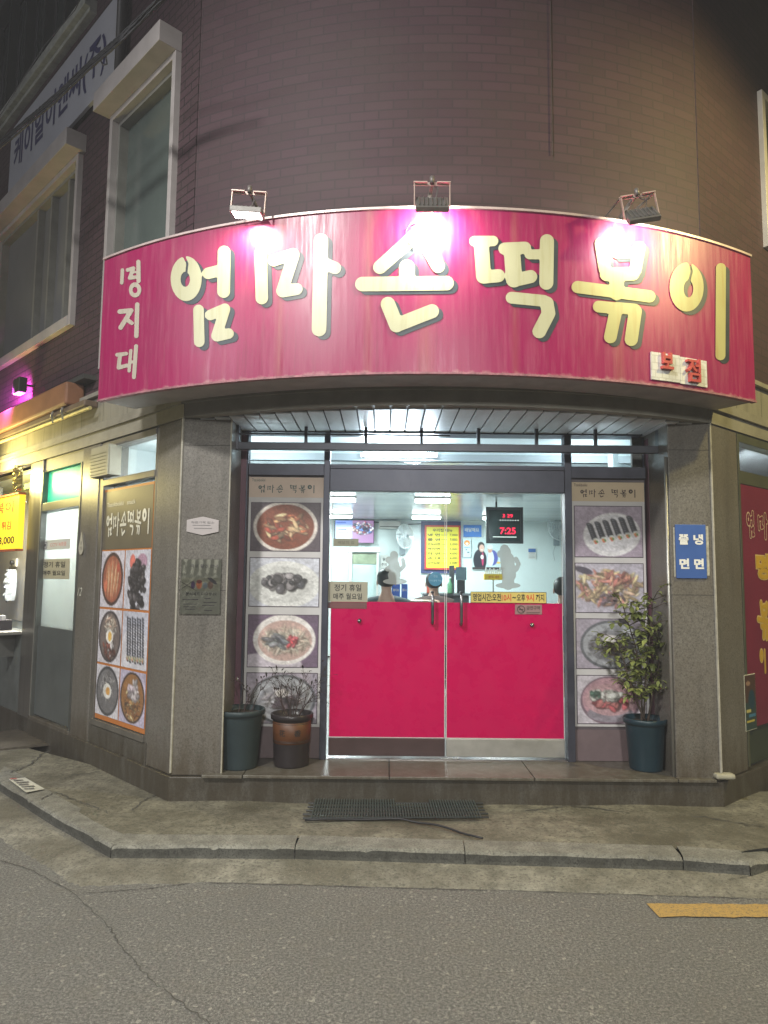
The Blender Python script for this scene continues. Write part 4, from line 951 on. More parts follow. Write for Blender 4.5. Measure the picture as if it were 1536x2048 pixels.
# --- people: skinned bodies
def skin_body(name, chain, edges, material, parent, sub=2):
    me = bpy.data.meshes.new(name); base = Vector(parent['_base']); me.from_pydata([tuple(Vector(c[:3])-base) for c in chain], edges, [])
    o = bpy.data.objects.new(name, me); COL.objects.link(o); o.parent = parent; o['_base'] = parent['_base']; me.materials.append(material)
    md = o.modifiers.new('skin', 'SKIN'); md.use_smooth_shade = True
    for i, c in enumerate(chain): sv = me.skin_vertices[0].data[i]; sv.radius = (c[3], c[4] if len(c) > 4 else c[3]); sv.use_root = (i == 0)
    s_ = o.modifiers.new('subsurf', 'SUBSURF'); s_.levels = sub; s_.render_levels = sub
    return o
SKINM = mat('skin', (.52, .30, .22), .5, 0, .08, 20); HAIR = mat('black_hair', (.012, .011, .012), .45, 0, .3, 40)
def person(x, y, zhead, label, coat, cap=True, yaw=0., lean=0.):
    """seated figure with its back to the street; zhead = centre of head"""
    t = thing('person', label, 'person', (x, y, IF_)); H = zhead
    body = [(x, y, H-.68, .13, .11), (x, y+.02, H-.45, .14, .105), (x, y+lean*.3, H-.25, .165, .10), (x, y+lean*.8, H-.13, .055), (x, y+.01+lean, H-.06, .058), (x, y+lean, H+.03, .083, .092), (x, y+lean, H+.09, .055),
            (x-.19, y+.01, H-.27, .055), (x-.23, y+.05, H-.50, .042), (x-.16, y+.30, H-.52, .034), (x-.12, y+.40, H-.50, .03),
            (x+.19, y+.01, H-.27, .055), (x+.23, y+.05, H-.50, .042), (x+.16, y+.30, H-.52, .034), (x+.12, y+.40, H-.50, .03),
            (x-.10, y+.06, H-.70, .085), (x-.12, y+.46, H-.70, .062), (x-.12, y+.47, IF_+.06, .042), (x-.12, y+.60, IF_+.04, .036),
            (x+.10, y+.06, H-.70, .085), (x+.12, y+.46, H-.70, .062), (x+.12, y+.47, IF_+.06, .042), (x+.12, y+.60, IF_+.04, .036)]
    ed = [(0, 1), (1, 2), (2, 3), (3, 4), (4, 5), (5, 6), (2, 7), (7, 8), (8, 9), (9, 10), (2, 11), (11, 12), (12, 13), (13, 14), (0, 15), (15, 16), (16, 17), (17, 18), (0, 19), (19, 20), (20, 21), (21, 22)]
    skin_body('body', body, ed, SKINM, t)
    jk = [(x, y, H-.66, .185, .15), (x, y+.02, H-.45, .175, .14), (x, y+lean*.3, H-.25, .20, .125), (x, y+lean*.6, H-.14, .085), (x-.20, y+.01, H-.245, .085), (x-.245, y+.05, H-.50, .062), (x-.17, y+.27, H-.52, .052), (x+.20, y+.01, H-.245, .085), (x+.245, y+.05, H-.50, .062), (x+.17, y+.27, H-.52, .052)]
    skin_body('jacket', jk, [(0, 1), (1, 2), (2, 3), (2, 4), (4, 5), (5, 6), (2, 7), (7, 8), (8, 9)], coat, t)
    mb = MB(); prof = [(.05, H-.055), (.088, H-.03), (.102, H+.02), (.102, H+.06), (.088, H+.10), (.055, H+.128), (.015, H+.138)]
    mb.lathe(x, y+lean-.006, prof, 20, 1, 1.08); mb.build('hair', HAIR, t, smooth=True)
    mb = MB()
    for s_ in (-1, 1): mb.lathe(x+s_*.098, y+lean+.01, [(.006, H-.04), (.015, H-.025), (.017, H), (.008, H+.02)], 10, .6, 1)
    mb.build('ear', SKINM, t, smooth=True)
    st = thing('stool', 'stool under ' + label.split(',')[0], 'stool', (x, y+.05, IF_)); 
    MB().lathe(x, y+.05, [(.16, H-.83), (.17, H-.82), (.17, H-.79), (.16, H-.785)], 20).build('seat', BLACKP, st)
    for q in range(4): MB().tube([(x+.11*math.cos(q*1.57+.8), y+.05+.11*math.sin(q*1.57+.8), H-.83), (x+.15*math.cos(q*1.57+.8), y+.05+.15*math.sin(q*1.57+.8), IF_)], .012, 8).build('leg', ALU, st)
    return t
GJ = mat('grey_jacket', (.09, .11, .12), .8, 0, .15, 30); NJ = mat('navy_jacket', (.035, .045, .06), .8, 0, .2, 30); BJ = mat('brown_jacket', (.06, .035, .03), .8, 0, .2, 30)
x, z = PY(773, 1163, 7.6); person(x, 7.6, z, 'person in a grey jacket with short black hair, seated with their back to the street', GJ)
x, z = PY(868, 1164, 8.8); person(x, 8.8, z-.02, 'dark-haired person bending at the counter behind the round blue sticker', BJ, lean=.04)
x, z = PY(1127, 1180, 7.4); person(x, 7.4, z, 'person in a navy jacket half hidden by the right edge of the door', NJ)
for o in COL.objects:
    if o.name.startswith('stool'): pass

zc_ = PY(848, 1186, 9.6)[1]
for px_, hgt, colr, lb in ((858, .16, (.45, .08, .05), 'small red sauce bottle at the left end of the dark counter'), (873, .12, (.60, .60, .55), 'white condiment jar on the dark counter near the blue sticker'), (900, .20, (.12, .30, .16), 'green bottle on the dark counter left of the till')):
    xb = PY(px_, 1186, 9.55)[0]; t = thing('bottle', lb, 'bottle', (xb, 9.55, zc_)); MB().lathe(xb, 9.55, [(.030, zc_), (.034, zc_+.01), (.034, zc_+hgt*.6), (.013, zc_+hgt*.8), (.013, zc_+hgt)], 14).build('body', mat('bottle_%d' % px_, colr, .25), t, smooth=True); MB().lathe(xb, 9.55, [(.016, zc_+hgt), (.016, zc_+hgt+.02)], 12).build('cap', WHITE, t)
t, a0, a1, z0, z1 = board('wall_calendar', 'white wall calendar between the digital clock and the right wall fan', 'calendar', 1056, 1096, 1072, 1118, YI, WHITE, .006)
mb = MB(); mb.box(FRY(YI), a0+.005, a1-.005, z1-.07, z1-.01, .0065, .008); mb.build('heading', mat('calendar_blue', (.06, .16, .42)), t)
mb = MB(); [mb.box(FRY(YI), a0+.015, a1-.015, z0+.02+.022*k, z0+.026+.022*k, .0065, .008) for k in range(5)]; mb.build('rows', mat('grey_print', (.25, .25, .26)), t)
t, a0, a1, z0, z1 = board('air_conditioner', 'white wall air conditioner high on the back wall over the fan', 'air conditioner', 758, 1044, 800, 1058, YI, WHITEP, .2)
mb = MB(); mb.box(FRY(YI), a0+.02, a1-.02, z0+.015, z0+.03, .2005, .206); mb.build('outlet', DARK, t)

# ================================================================== SHOP SIGN
SG = thing('shop_sign', 'big curved red fascia sign with cream Korean letters over the entrance', 'sign', (CS[0], CS[1]-RS, 2.81))
ZS0, ZS1 = 2.81, 3.815
mb = MB(); mb.quad(FS, AS0, AS, ZS0, ZS1, 0, 72); mb.build('sign_face', SIGNM, SG, smooth=True)
CASE = mat('sign_case_metal', (.34, .31, .30), .5, .2, .2, 6, .1)
mb = MB(); mb.box(FS, AS0, AS, ZS0-.004, ZS1+.004, -.30, -.003, 72); mb.build('sign_case', CASE, SG)
mb = MB(); mb.box(FS, AS0-.004, AS+.004, ZS1, ZS1+.014, -.02, .012, 72); mb.build('top_trim', mat('top_trim', (.50, .40, .38), .4, .3, .2, 9), SG)
mb = MB(); mb.box(FS, AS0-.004, AS+.004, ZS0-.012, ZS0, -.03, .006, 72); mb.build('bottom_trim', mat('bottom_trim', (.30, .13, .15), .6, .1, .4, 14, .3), SG)
def pmap(b, dx=0, dy=0):
    def f(x, y):
        a, z = PS(x+dx, y+dy); return FS(a, b, z), (a, z)
    return f
LM = {'um': CREAM, 'ma': CREAM, 'son': CREAM, 'tteok': CREAM, 'bokk': YELLW, 'i': YELLW}
for k in ('um', 'ma', 'son', 'tteok', 'bokk', 'i'):
    f = glyph_sdf(GL[k]); bx = bbox(GL[k], 3)
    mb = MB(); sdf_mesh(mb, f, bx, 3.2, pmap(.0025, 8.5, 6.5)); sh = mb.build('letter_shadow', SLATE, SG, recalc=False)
    mb = MB(); sdf_mesh(mb, f, bx, 3.2, pmap(.0055)); mb.build('letter', LM[k], SG, recalc=False)
for k in ('myeong', 'ji', 'dae'):
    mb = MB(); sdf_mesh(mb, glyph_sdf(SMALL[k]), bbox(SMALL[k], 2), 1.7, pmap(.003)); mb.build('small_letter', PALE, SG, recalc=False)
# white tile patch with two raised red letters
pa0, pz1 = PS(1300, 704); pa1, pz0 = PS(1412, 762); pz1 = PS(1356, 712)[1]; pz0 = PS(1356, 766)[1]
TILW = tilemat('cracked_white_tile', (.66, .66, .62), .052, .046, (.50, .49, .45), .5)
mb = MB()
am = (pa0+pa1)/2; mb.box(FS, pa0, am-.003, pz0, pz1, .001, .010, 3); mb.box(FS, am+.0, pa1, pz0-.004, pz1-.006, .001, .010, 3); mb.build('patch', TILW, SG)
RL = mat('raised_red_plastic', (.42, .06, .055), .4, 0, .15, 20)
text('raised_letter', '보', FS, pa0+(pa1-pa0)*.24, (pz0+pz1)/2+.035, .105, RL, SG, .035, width=.085, bold=.03, depth=.024)
text('raised_letter', '점', FS, pa0+(pa1-pa0)*.70, (pz0+pz1)/2+.0, .150, RL, SG, .035, width=.110, bold=.012, depth=.024)
# brackets/bolts under the sign
# ================================================================== FLOOD LAMPS
LEDM = emis('led_lens', (1.0, .99, .93), 22)
def flood(px, py, Y, tilt, roll, label, energy, w_=.19, aimz=-1, lensvis=True, spread=2.9, arms=False, tgt=None, colr=(1.0, .98, .88)):
    x, z = PY(px, py, Y)
    t = thing('flood_lamp', label, 'lamp', (x, Y, z), 'flood lamps over the sign')
    cr, sr = math.cos(roll), math.sin(roll); ct, st = math.cos(tilt), math.sin(tilt)
    def P3(u, v, w3):    # u across, v along lens face height, w3 towards the lens (tilt 0 = lens straight down)
        # local: lens normal (0, sin tilt, -cos tilt); v axis (0, cos tilt, sin tilt)
        yy = v*ct + w3*st; zz = v*st - w3*ct
        return (x+u*cr+zz*sr, Y+yy, z+zz*cr-u*sr)
    fr = lambda a, b, q: P3(a, q, b)
    hs = MB(); hs.box(fr, -w_/2, w_/2, -.065, .065, -.012, .02)
    for k in range(7): q = -w_/2+.02+k*(w_-.04)/6; hs.box(fr, q-.003, q+.003, -.05, .05, -.022, -.013)
    hs.build('housing', mat('lamp_housing', (.20, .19, .18), .45, .5, .15, 20), t, bevel=.004)
    MB().box(fr, -w_/2+.012, w_/2-.012, -.053, .053, .0205, .0225).build('lens', LEDM, t)
    br = MB(); bz = .125
    def F3(u, up, out): return (x+u*cr+up*sr, Y+out, z+up*cr-u*sr)
    g = lambda a, b, q: F3(a, q, b)
    br.box(g, -w_/2-.010, -w_/2-.005, -.01, bz, -.009, .009); br.box(g, w_/2+.005, w_/2+.010, -.01, bz, -.009, .009)
    br.box(g, -w_/2-.012, -.028, bz, bz+.006, -.014, .014); br.box(g, .028, w_/2+.012, bz, bz+.006, -.014, .014); br.box(g, -w_/2-.012, w_/2+.012, bz-.008, bz+.012, .010, .014)
    br.build('bracket', mat('lamp_bracket', (.50, .38, .33), .4, .3, .12, 20), t)
    mb = MB(); c0 = F3(0, bz+.01, .014); yw = CB[1]-math.sqrt(RB**2-(x-CB[0])**2)+.03
    mb.tube([c0, (x, (Y+yw)/2, z+bz+.06), (x, yw, z+bz+.03)], .012, 8); mb.tube([F3(0, bz+.0, .0), F3(0, bz+.04, 0)], .014, 10); mb.build('arm', mat('lamp_arm', (.20, .18, .17), .5, .5), t, smooth=True)
    mb = MB(); mb.tube([P3(.02, .0, -.03), P3(.03, .03, -.08), F3(.03, bz-.02, .02), c0], .004, 6); mb.build('cable', mat('lamp_cable', (.12, .11, .11), .5), t)
    if arms:
        mb = MB()
        for s_ in (-1, 1): mb.tube([F3(s_*(w_/2+.01), bz, .01), (x+s_*(w_/2-.01), yw, z+bz+.10+.05*(s_ > 0))], .006, 6)
        mb.build('stay', mat('lamp_arm', (.2, .2, .2)), t)
    p = P3(0, 0, .035)
    l = light('flood_light', 'AREA', p, energy, colr, None, shape='RECTANGLE', size=w_-.03, size_y=.10)
    d = Vector(P3(0, 0, 1.0)) if tgt is None else Vector(tgt); aim(l, d)
    return t
flood(495, 424, 4.14, math.radians(8), .06, 'left flood lamp over the sign, its bright lens facing down', 10, colr=(1.0, .97, .74))
flood(864, 408, 3.92, math.radians(52), .0, 'middle flood lamp over the sign, above its third big letter', 18)
flood(1283, 430, 4.06, math.radians(52), -.17, 'right flood lamp over the sign, tilted, with two long thin stays', 10, arms=True)
mb = MB(); x, z = PY(845, 440, 4.08)
a = [PY(865, 425, 3.97), PY(850, 436, 4.0), PY(835, 446, 4.03), PY(822, 452, 4.07)]; mb.tube([(p[0], y_, p[1]) for p, y_ in zip(a, (3.97, 4.0, 4.03, 4.07))], .004, 6)
a = [PY(822, 452, 4.12), PY(812, 466, 4.12), PY(815, 490, 4.12), PY(826, 505, 4.12)]; mb.tube([(p[0], 4.078, p[1]) for p in a], .003, 6); tag(mb.build('lamp_wire', mat('black_wire', (.02, .02, .02))), 'loose dark wire hanging on the sign under the middle flood lamp', 'wire')

# ================================================================== POSTERS beside the doors
def frame_rect(mb, fr, a0, a1, z0, z1, w_, b0, b1):
    mb.box(fr, a0, a0+w_, z0, z1, b0, b1); mb.box(fr, a1-w_, a1, z0, z1, b0, b1); mb.box(fr, a0+w_, a1-w_, z0, z0+w_, b0, b1); mb.box(fr, a0+w_, a1-w_, z1-w_, z1, b0, b1)
def glyph_line(name, keys, fr, a0, a1, zc, h, b, material, parent, gap=.12, ink=1.):
    n = len([k for k in keys if k != ' ']); sp = keys.count(' ')*.5; pitch = (a1-a0)/(n+sp); x = a0
    mb = MB()
    for k in keys:
        if k == ' ': x += pitch*.5; continue
        bx = bbox(GL[k], 0); sx = pitch*(1-gap)/(bx[1]-bx[0]); sz = h/(bx[3]-bx[2]); xx = x
        def mp(px, py, xx=xx, bx=bx, sx=sx, sz=sz): aa = xx+(px-bx[0])*sx; zz = zc+h/2-(py-bx[2])*sz; return fr(aa, b, zz), (aa, zz)
        gl = [(it[0], it[1], it[2]*ink) if it[0] == 'c' else it for it in GL[k]]
        sdf_mesh(mb, glyph_sdf(gl), bbox(GL[k], 3), 7, mp); x += pitch
    return mb.build(name, material, parent, recalc=False)
HEAD = mat('poster_heading', (.64, .50, .40), .5, 0, .06, 6); HEADR = mat('poster_heading_ochre', (.56, .44, .29), .5, 0, .06, 6)
BORD = mat('poster_border', (.58, .56, .55), .45, 0, .06, 5); BRN = mat('brown_ink', (.06, .035, .03), .5); TEAL = mat('dull_green_ink', (.08, .12, .11), .5)
DKB = mat('picture_edge', (.10, .08, .10), .5)
def side_poster(a0, a1, ytop, yhead, pics, label, head, px, ink):
    z1 = Z(ytop, px); t = thing('menu_poster', label, 'poster', ((a0+a1)/2, YD, Z(1450, px)))
    MB().box(FD, a0+.004, a1-.004, Z(1453, px), Z(yhead, px), .001, .006).build('backing', BORD, t)
    MB().box(FD, a0+.004, a1-.004, Z(yhead, px), z1, .001, .007).build('heading', head, t)
    glyph_line('heading_letters', ['um', 'ma', 'son', ' ', 'tteok', 'bokk', 'i'], FD, a0+(a1-a0)*.13, a1-(a1-a0)*.10, (Z(yhead, px)+z1)/2-.012, .065, .010, ink, t, .22, .75)
    text('small_heading', 'Tteokbokki', FD, a0+.025, z1-.022, .022, ink, t, .010, width=.10, align='L')
    for k, (kind, y0, y1, seed) in enumerate(pics):
        e = MB(); e.box(FD, a0+.022, a1-.022, Z(y1, px), Z(y0, px), .0065, .0085); e.build('picture_border', DKB, t)
        pic_mesh('picture', food(kind, 76, 56, seed), FD, a0+.028, a1-.028, Z(y1, px)+.006, Z(y0, px)-.006, .0105, t, flat=1.0)
    return t
side_poster(xA0, xA1, 955, 995, [('bowl_red', 1005, 1103, 3), ('sundae', 1115, 1214, 5), ('noodle', 1229, 1335, 6), ('cold_noodle', 1345, 1447, 8)], 'tall food poster left of the doors with four dish photos behind two flower pots', HEAD, 570, TEAL)
side_poster(xC0, xC1, 965, 1003, [('gimbap', 1012, 1115, 11), ('bibim', 1126, 1226, 12), ('cold_noodle', 1237, 1338, 13), ('red_soup', 1350, 1448, 14)], 'tall food poster right of the doors with a seaweed roll photo on top', HEADR, 1214, BRN)

# ---- stickers on the doors
def sticker(name, label, cat, x0, y0, x1, y1, material, b=.012, group=None, thick=.002, Y=YD):
    a0, z1 = PY(x0, y0, Y-b); a1, z0 = PY(x1, y1, Y-b)
    t = thing(name, label, cat, ((a0+a1)/2, Y, z0), group); fr = FRY(Y)
    MB().box(fr, a0, a1, z0, z1, b-thick, b).build('sheet', material, t); return t, fr, a0, a1, z0, z1
BEIGE = film('beige_sticker', (.60, .56, .44), .35); 
t, fr, a0, a1, z0, z1 = sticker('closing_day_sign', 'beige holiday notice on the left door just above the red film', 'sign', 656, 1163, 735, 1204, BEIGE)
text('lettering', '정기 휴일', fr, (a0+a1)/2, z0+(z1-z0)*.70, .052, INK, t, .0135, width=(a1-a0)*.68, bold=.012); text('lettering', '매주 월요일', fr, (a0+a1)/2, z0+(z1-z0)*.27, .046, INK, t, .0135, width=(a1-a0)*.72, bold=.012)
mb = MB(); mb.box(fr, a0+.004, a1-.006, z0-.05, z0-.003, .010, .012); mb.build('lower_strip', mat('strip_brown', (.16, .06, .06), .4), t)
t, fr, a0, a1, z0, z1 = sticker('opening_hours_sign', 'long yellow opening hours strip along the top of the right red door', 'sign', 941, 1183, 1093, 1207, mat('hours_yellow', (.62, .49, .13), .4, 0, .04))
zc = (z0+z1)/2; L_ = a1-a0; RDI = mat('red_ink', (.60, .06, .03), .4)
for s_, u0, u1, m_ in (('영업시간:오전', .03, .40, INK), ('10시', .41, .535, RDI), ('~', .55, .60, INK), ('오후', .61, .72, INK), ('9시', .735, .835, RDI), ('까지', .86, .97, INK)):
    text('lettering', s_, fr, a0+L_*(u0+u1)/2, zc, .055 if s_ != '~' else .014, m_, t, .0135, width=L_*(u1-u0), bold=.02)
mb = MB(); frame_rect(mb, fr, a0, a1, z0, z1, .003, .0122, .0135); mb.build('border', INK, t)
t, fr, a0, a1, z0, z1 = sticker('no_smoking_sticker', 'grey no smoking sticker on the red part of the right door', 'sticker', 1030, 1209, 1084, 1229, mat('nosmoke_grey', (.30, .17, .18), .4), .012)
f = lambda Xx, Yy: np.minimum(np.maximum(np.hypot(Xx, Yy)-.030, .024-np.hypot(Xx, Yy)), sd_cap(Xx, Yy, -.018, .018, .018, -.018, .003))
ca, cz = a0+.045, (z0+z1)/2; mb = MB(); sdf_mesh(mb, f, (-.035, .035, -.035, .035), .004, lambda x, y: (fr(ca+x, .014, cz+y), (x, y))); mb.box(fr, ca-.016, ca+.016, cz-.004, cz+.003, .0125, .0135); mb.build('symbol', BRN, t)
text('lettering', '금연구역', fr, a0+.135, cz+.012, .028, BRN, t, .014, width=.10, bold=.01); mb = MB(); mb.box(fr, a0+.085, a0+.185, cz-.024, cz-.020, .0125, .0135); mb.box(fr, a0+.085, a0+.175, cz-.034, cz-.031, .0125, .0135); mb.build('small_print', BRN, t)
# round blue sticker
x, z = PY(871, 1158, YD-.012); t = thing('round_sticker', 'round translucent blue sticker on the glass beside the door gap', 'sticker', (x, YD, z))
mb = MB(); ids = [mb.vert((x+.053*math.cos(q), YD-.0115, z+.053*math.sin(q))) for q in np.linspace(0, 6.2832, 33)[:-1]]; mb.f.append(ids); mb.build('disc', film('blue_film', (.10, .32, .48), .4, .12), t)
text('lettering', '안심', FRY(YD), x, z+.02, .016, mat('pale_blue_ink', (.35, .55, .65)), t, .013); text('lettering', '카드결제 가능', FRY(YD), x, z-.012, .014, mat('pale_blue_ink', (.35, .55, .65)), t, .013)
t, fr, a0, a1, z0, z1 = sticker('small_label', 'small greyish label on the glass below the television', 'sticker', 667, 1077, 717, 1093, film('khaki_film', (.38, .37, .27), .3), .012)
text('lettering', '배달의 집', fr, (a0+a1)/2, (z0+z1)/2, .024, mat('khaki_ink', (.16, .16, .12)), t, .0135, width=.12)
# frosted cut-out figures of a waiter dog: plain silhouettes on a dish
FROST = film('frosted_film', (.42, .42, .39), .35, .25)
def frosted(label, items, name='frosted_figure'):
    gl = items; bx = bbox(gl, 2); cx, cy = (bx[0]+bx[1])/2, bx[3]; xx, zz = PY(cx, cy, YD-.012); t = thing(name, label, 'sticker', (xx, YD, zz), 'frosted figures on the door glass')
    mb = MB(); sdf_mesh(mb, glyph_sdf(gl), bx, 1.6, lambda px, py: ((lambda q: (q[0], YD-.012, q[1]))(PY(px, py, YD-.012)), (px, py))); mb.build('film', FROST, t, recalc=False)
    return t
frosted('frosted standing figure with one paw raised, on the left door glass', [('c', [(788, 1110), (788, 1122)], 8), ('c', [(778, 1120), (786, 1124)], 7), ('c', [(788, 1130), (790, 1150)], 11), ('c', [(775, 1138), (784, 1132)], 5), ('c', [(800, 1140), (808, 1132), (806, 1120)], 4), ('c', [(785, 1150), (787, 1160)], 9), ('e', (790, 1163, 24, 6))])
frosted('frosted standing figure with a cap and a raised tail, on the right door glass', [('c', [(1009, 1098), (1013, 1104)], 9), ('c', [(1002, 1108), (1012, 1110)], 8), ('c', [(1014, 1118), (1018, 1150)], 14), ('c', [(1017, 1150), (1016, 1168)], 12), ('c', [(1032, 1118), (1037, 1128), (1033, 1138), (1028, 1142)], 4.5), ('e', (1016, 1171, 25, 6))])

# ---- right pillar: blue sign
FP = FRY(4.93)
def fsign(name, label, cat, fr, a0, a1, z0, z1, material, th=.008, bevel=.0, group=None):
    p = fr((a0+a1)/2, 0, z0); t = thing(name, label, cat, p, group); MB().box(fr, a0, a1, z0, z1, .001, th).build('plate', material, t, bevel=bevel); return t
a0, z1 = PY(1349, 1049, 4.93); a1, z0 = PY(1413, 1157, 4.93)
t = fsign('blue_menu_sign', 'blue plastic sign with white noodle names on the right pillar', 'sign', FP, a0, a1, z0, z1, mat('sign_blue', (.045, .11, .34), .4, 0, .1, 6), .012, .002)
for s_, u, v in (('냉', .74, .72), ('면', .74, .27), ('쫄', .26, .72), ('면', .26, .27)): text('letter', s_, FP, a0+(a1-a0)*u, z0+(z1-z0)*v, .072, WHITE, t, .0145, width=.068, bold=.045)
mb = MB(); mb.box(FP, a0-.012, a0-.002, z0+.01, z1-.02, .001, .004); mb.box(FP, a1+.002, a1+.022, z0+.02, z1-.01, .001, .003); mb.build('old_tape', mat('tape_residue', (.42, .40, .32), .6, 0, .35, 30), t)
# thin hook/scratch of sealant at top of right pillar
# ---- left pillar: plaque, leaflet
x, z = PY(406, 1052, 4.93); t = thing('hexagon_plaque', 'small pale hexagonal plaque on the left pillar', 'plaque', (x, 4.93, z-.06))
mb = MB(); hw, hh = .112, .065; pts = [(-hw, hh*.62), (0, hh), (hw, hh*.62), (hw, -hh*.62), (0, -hh), (-hw, -hh*.62)]
f0 = [mb.vert((x+a, 4.92, z+b)) for a, b in pts]; f1 = [mb.vert((x+a, 4.93, z+b)) for a, b in pts]; mb.f.append(f0); [mb.f.append([f0[i], f0[(i+1) % 6], f1[(i+1) % 6], f1[i]]) for i in range(6)]; mb.build('plate', mat('plaque_stone', (.42, .38, .37), .5, 0, .1), t, bevel=.002)
mb = MB(); mb.box(FP, x-.07, x+.055, z+.002, z+.006, .0105, .0115); mb.box(FP, x-.06, x+.065, z-.019, z-.015, .0105, .0115); mb.build('small_print', mat('plaque_ink', (.16, .15, .15)), t)
text('lettering', '착한가격 업소', FP, x, z+.024, .016, mat('plaque_ink', (.16, .15, .15)), t, .0115, width=.16)
x0, z1 = PY(362, 1117, 4.93); x1, z0 = PY(441, 1230, 4.93)
t = thing('leaflet', 'printed leaflet in a wrinkled clear sleeve taped to the left pillar', 'leaflet', ((x0+x1)/2, 4.93, z0))
MB().box(FP, x0+.006, x1-.006, z0+.006, z1-.006, .001, .0025).build('sheet', mat('leaflet_paper', (.26, .26, .215), .5, 0, .08), t)
P = Paint(60, 44, (138, 137, 122)); rr = random.Random(9)
P.ell(.30, .55, .055, .2, (80, 62, 96)).ell(.46, .5, .075, .25, (176, 104, 72)).ell(.46, .30, .07, .1, (120, 66, 62)).ell(.62, .58, .06, .17, (120, 130, 138)).ell(.76, .55, .07, .22, (122, 98, 88)).ell(.8, .2, .06, .24, (74, 72, 76), -.5).ell(.12, .6, .012, .3, (50, 48, 48), .6).ell(.16, .6, .012, .3, (50, 48, 48), -.7)
pic_mesh('picture', P, FP, x0+.012, x1-.012, z0+(z1-z0)*.42, z0+(z1-z0)*.66, .0035, t)
text('lettering', '분식세트', FP, x0+(x1-x0)*.32, z0+(z1-z0)*.37, .022, INK, t, .0035, width=.10, bold=.02); text('lettering', '드시고 힘내요', FP, x0+(x1-x0)*.70, z0+(z1-z0)*.37, .020, INK, t, .0035, width=.11, bold=.02)
text('lettering', '학생 할인 안내', FP, (x0+x1)/2+.02, z1-.05, .022, mat('grey_ink', (.10, .09, .1)), t, .0035, width=.19, bold=.01)
mb = MB()
for k, (u0, u1, v) in enumerate(((.08, .45, .27), (.1, .42, .19), (.1, .4, .14), (.15, .38, .1), (.6, .75, .29), (.58, .9, .22), (.55, .85, .17), (.6, .8, .08))): mb.box(FP, x0+(x1-x0)*u0, x0+(x1-x0)*u1, z0+(z1-z0)*v-.003, z0+(z1-z0)*v+.002, .0026, .0034)
mb.build('small_print', mat('grey_ink', (.10, .09, .1)), t)
# wrinkled clear sleeve
mb = MB(); nx, ny = 26, 34; rr = random.Random(5); g_ = [[0]*(nx+1) for _ in range(ny+1)]
for j in range(ny+1):
    for i in range(nx+1):
        u, v = i/nx, j/ny; fold = math.sin(u*34+3*v)*math.exp(-((v-.88)/.10)**2)*.005+(rr.random()-.5)*.0012+.004*math.exp(-((u-.1)**2+(v-.97)**2)/.01)
        g_[j][i] = mb.vert((x0+(x1-x0)*u, 4.93-.007-max(-.002, fold), z0+(z1-z0)*v))
for j in range(ny):
    for i in range(nx): mb.f.append([g_[j][i], g_[j][i+1], g_[j+1][i+1], g_[j+1][i]])
mb.build('sleeve', glass('clear_sleeve', (.97, .97, .95), 1.0, .12), t, smooth=True)

# ================================================================== LEFT WALL: window with banner
ZW0 = PL(240, 1480)[1]; ZWT = 2.68
def tl(px, py=1200, off=0): return PL(px, py, off)[0]
def zl(px, py, off=0): return PL(px, py, off)[1]
zbT = zl(312, 961); zbB = zl(293, 1471)
w0, w1 = T_PIL+.01, T_WIN1-.01
zmid = zl(313, 938)                                           # underside of transom window bar
MB().box(FL, w0, w1, .1, zbB-.055, -.22, .0).build('window_apron', GRANP, BL, bevel=.005)
FRL = mat('dull_aluminium_frame', (.20, .185, .16), .45, .5, .18, 6)
mb = MB(); mb.box(FL, w0, w0+.03, zbB-.055, ZWT+.02, -.10, -.005); mb.box(FL, w1-.06, w1, zbB-.055, ZWT+.02, -.10, -.005); mb.box(FL, w0+.03, w1-.06, zbB-.055, zbB-.01, -.10, .012)
mb.box(FL, w0+.03, w1-.06, zbT+.035, zmid, -.10, .0); mb.box(FL, w0+.03, w1-.06, ZWT-.03, ZWT+.02, -.10, .0); mb.box(FL, w1-.10, w1-.075, zbB-.01, zbT+.035, -.07, .008)
sw = mb.build('side_window', FRL, BL, bevel=.003)
MB().box(FL, w0+.03, w1-.06, zmid, ZWT-.03, -.06, -.052).build('pane', PANE, sw); MB().box(FL, w0+.03, w1-.06, zbB-.01, zbT+.035, -.03, -.024).build('pane', PANED, sw)
# white room behind the left wall
mb = MB(); mb.box(FL, .35, 6, .3, ZSO+.05, -.66, -.62); mb.build('kitchen_wall', WALLW, BL)
mb = MB(); mb.box(FL, .35, 6, ZSO+.0, ZSO+.05, -.62, -.25); mb.build('kitchen_ceiling', WALLW, BL)
mb = MB(); mb.box(FL, .30, .36, .3, ZSO+.05, -.62, -.26); mb.box(FL, T_WIN1+.1, T_WIN1+.14, .3, ZSO, -.61, -.26); mb.build('kitchen_wall', WALLW, BL)
MB().box(FL, .36, 6, .2, .3, -.62, -.2).build('kitchen_floor', mat('kitchen_floor', (.3, .3, .28)), BL)
for a, e in ((.75, 24), (T_DR-.35, 62)):
    p = FL(a, -.42, 2.35); light('kitchen_light', 'POINT', p, e*1.1, (.95, .98, .97), shadow_soft_size=.08)
mb = MB(); mb.box(FL, .45, 1.05, 2.50, 2.515, -.61, -.48); mb.build('kitchen_shelf', WHITEP, BL)
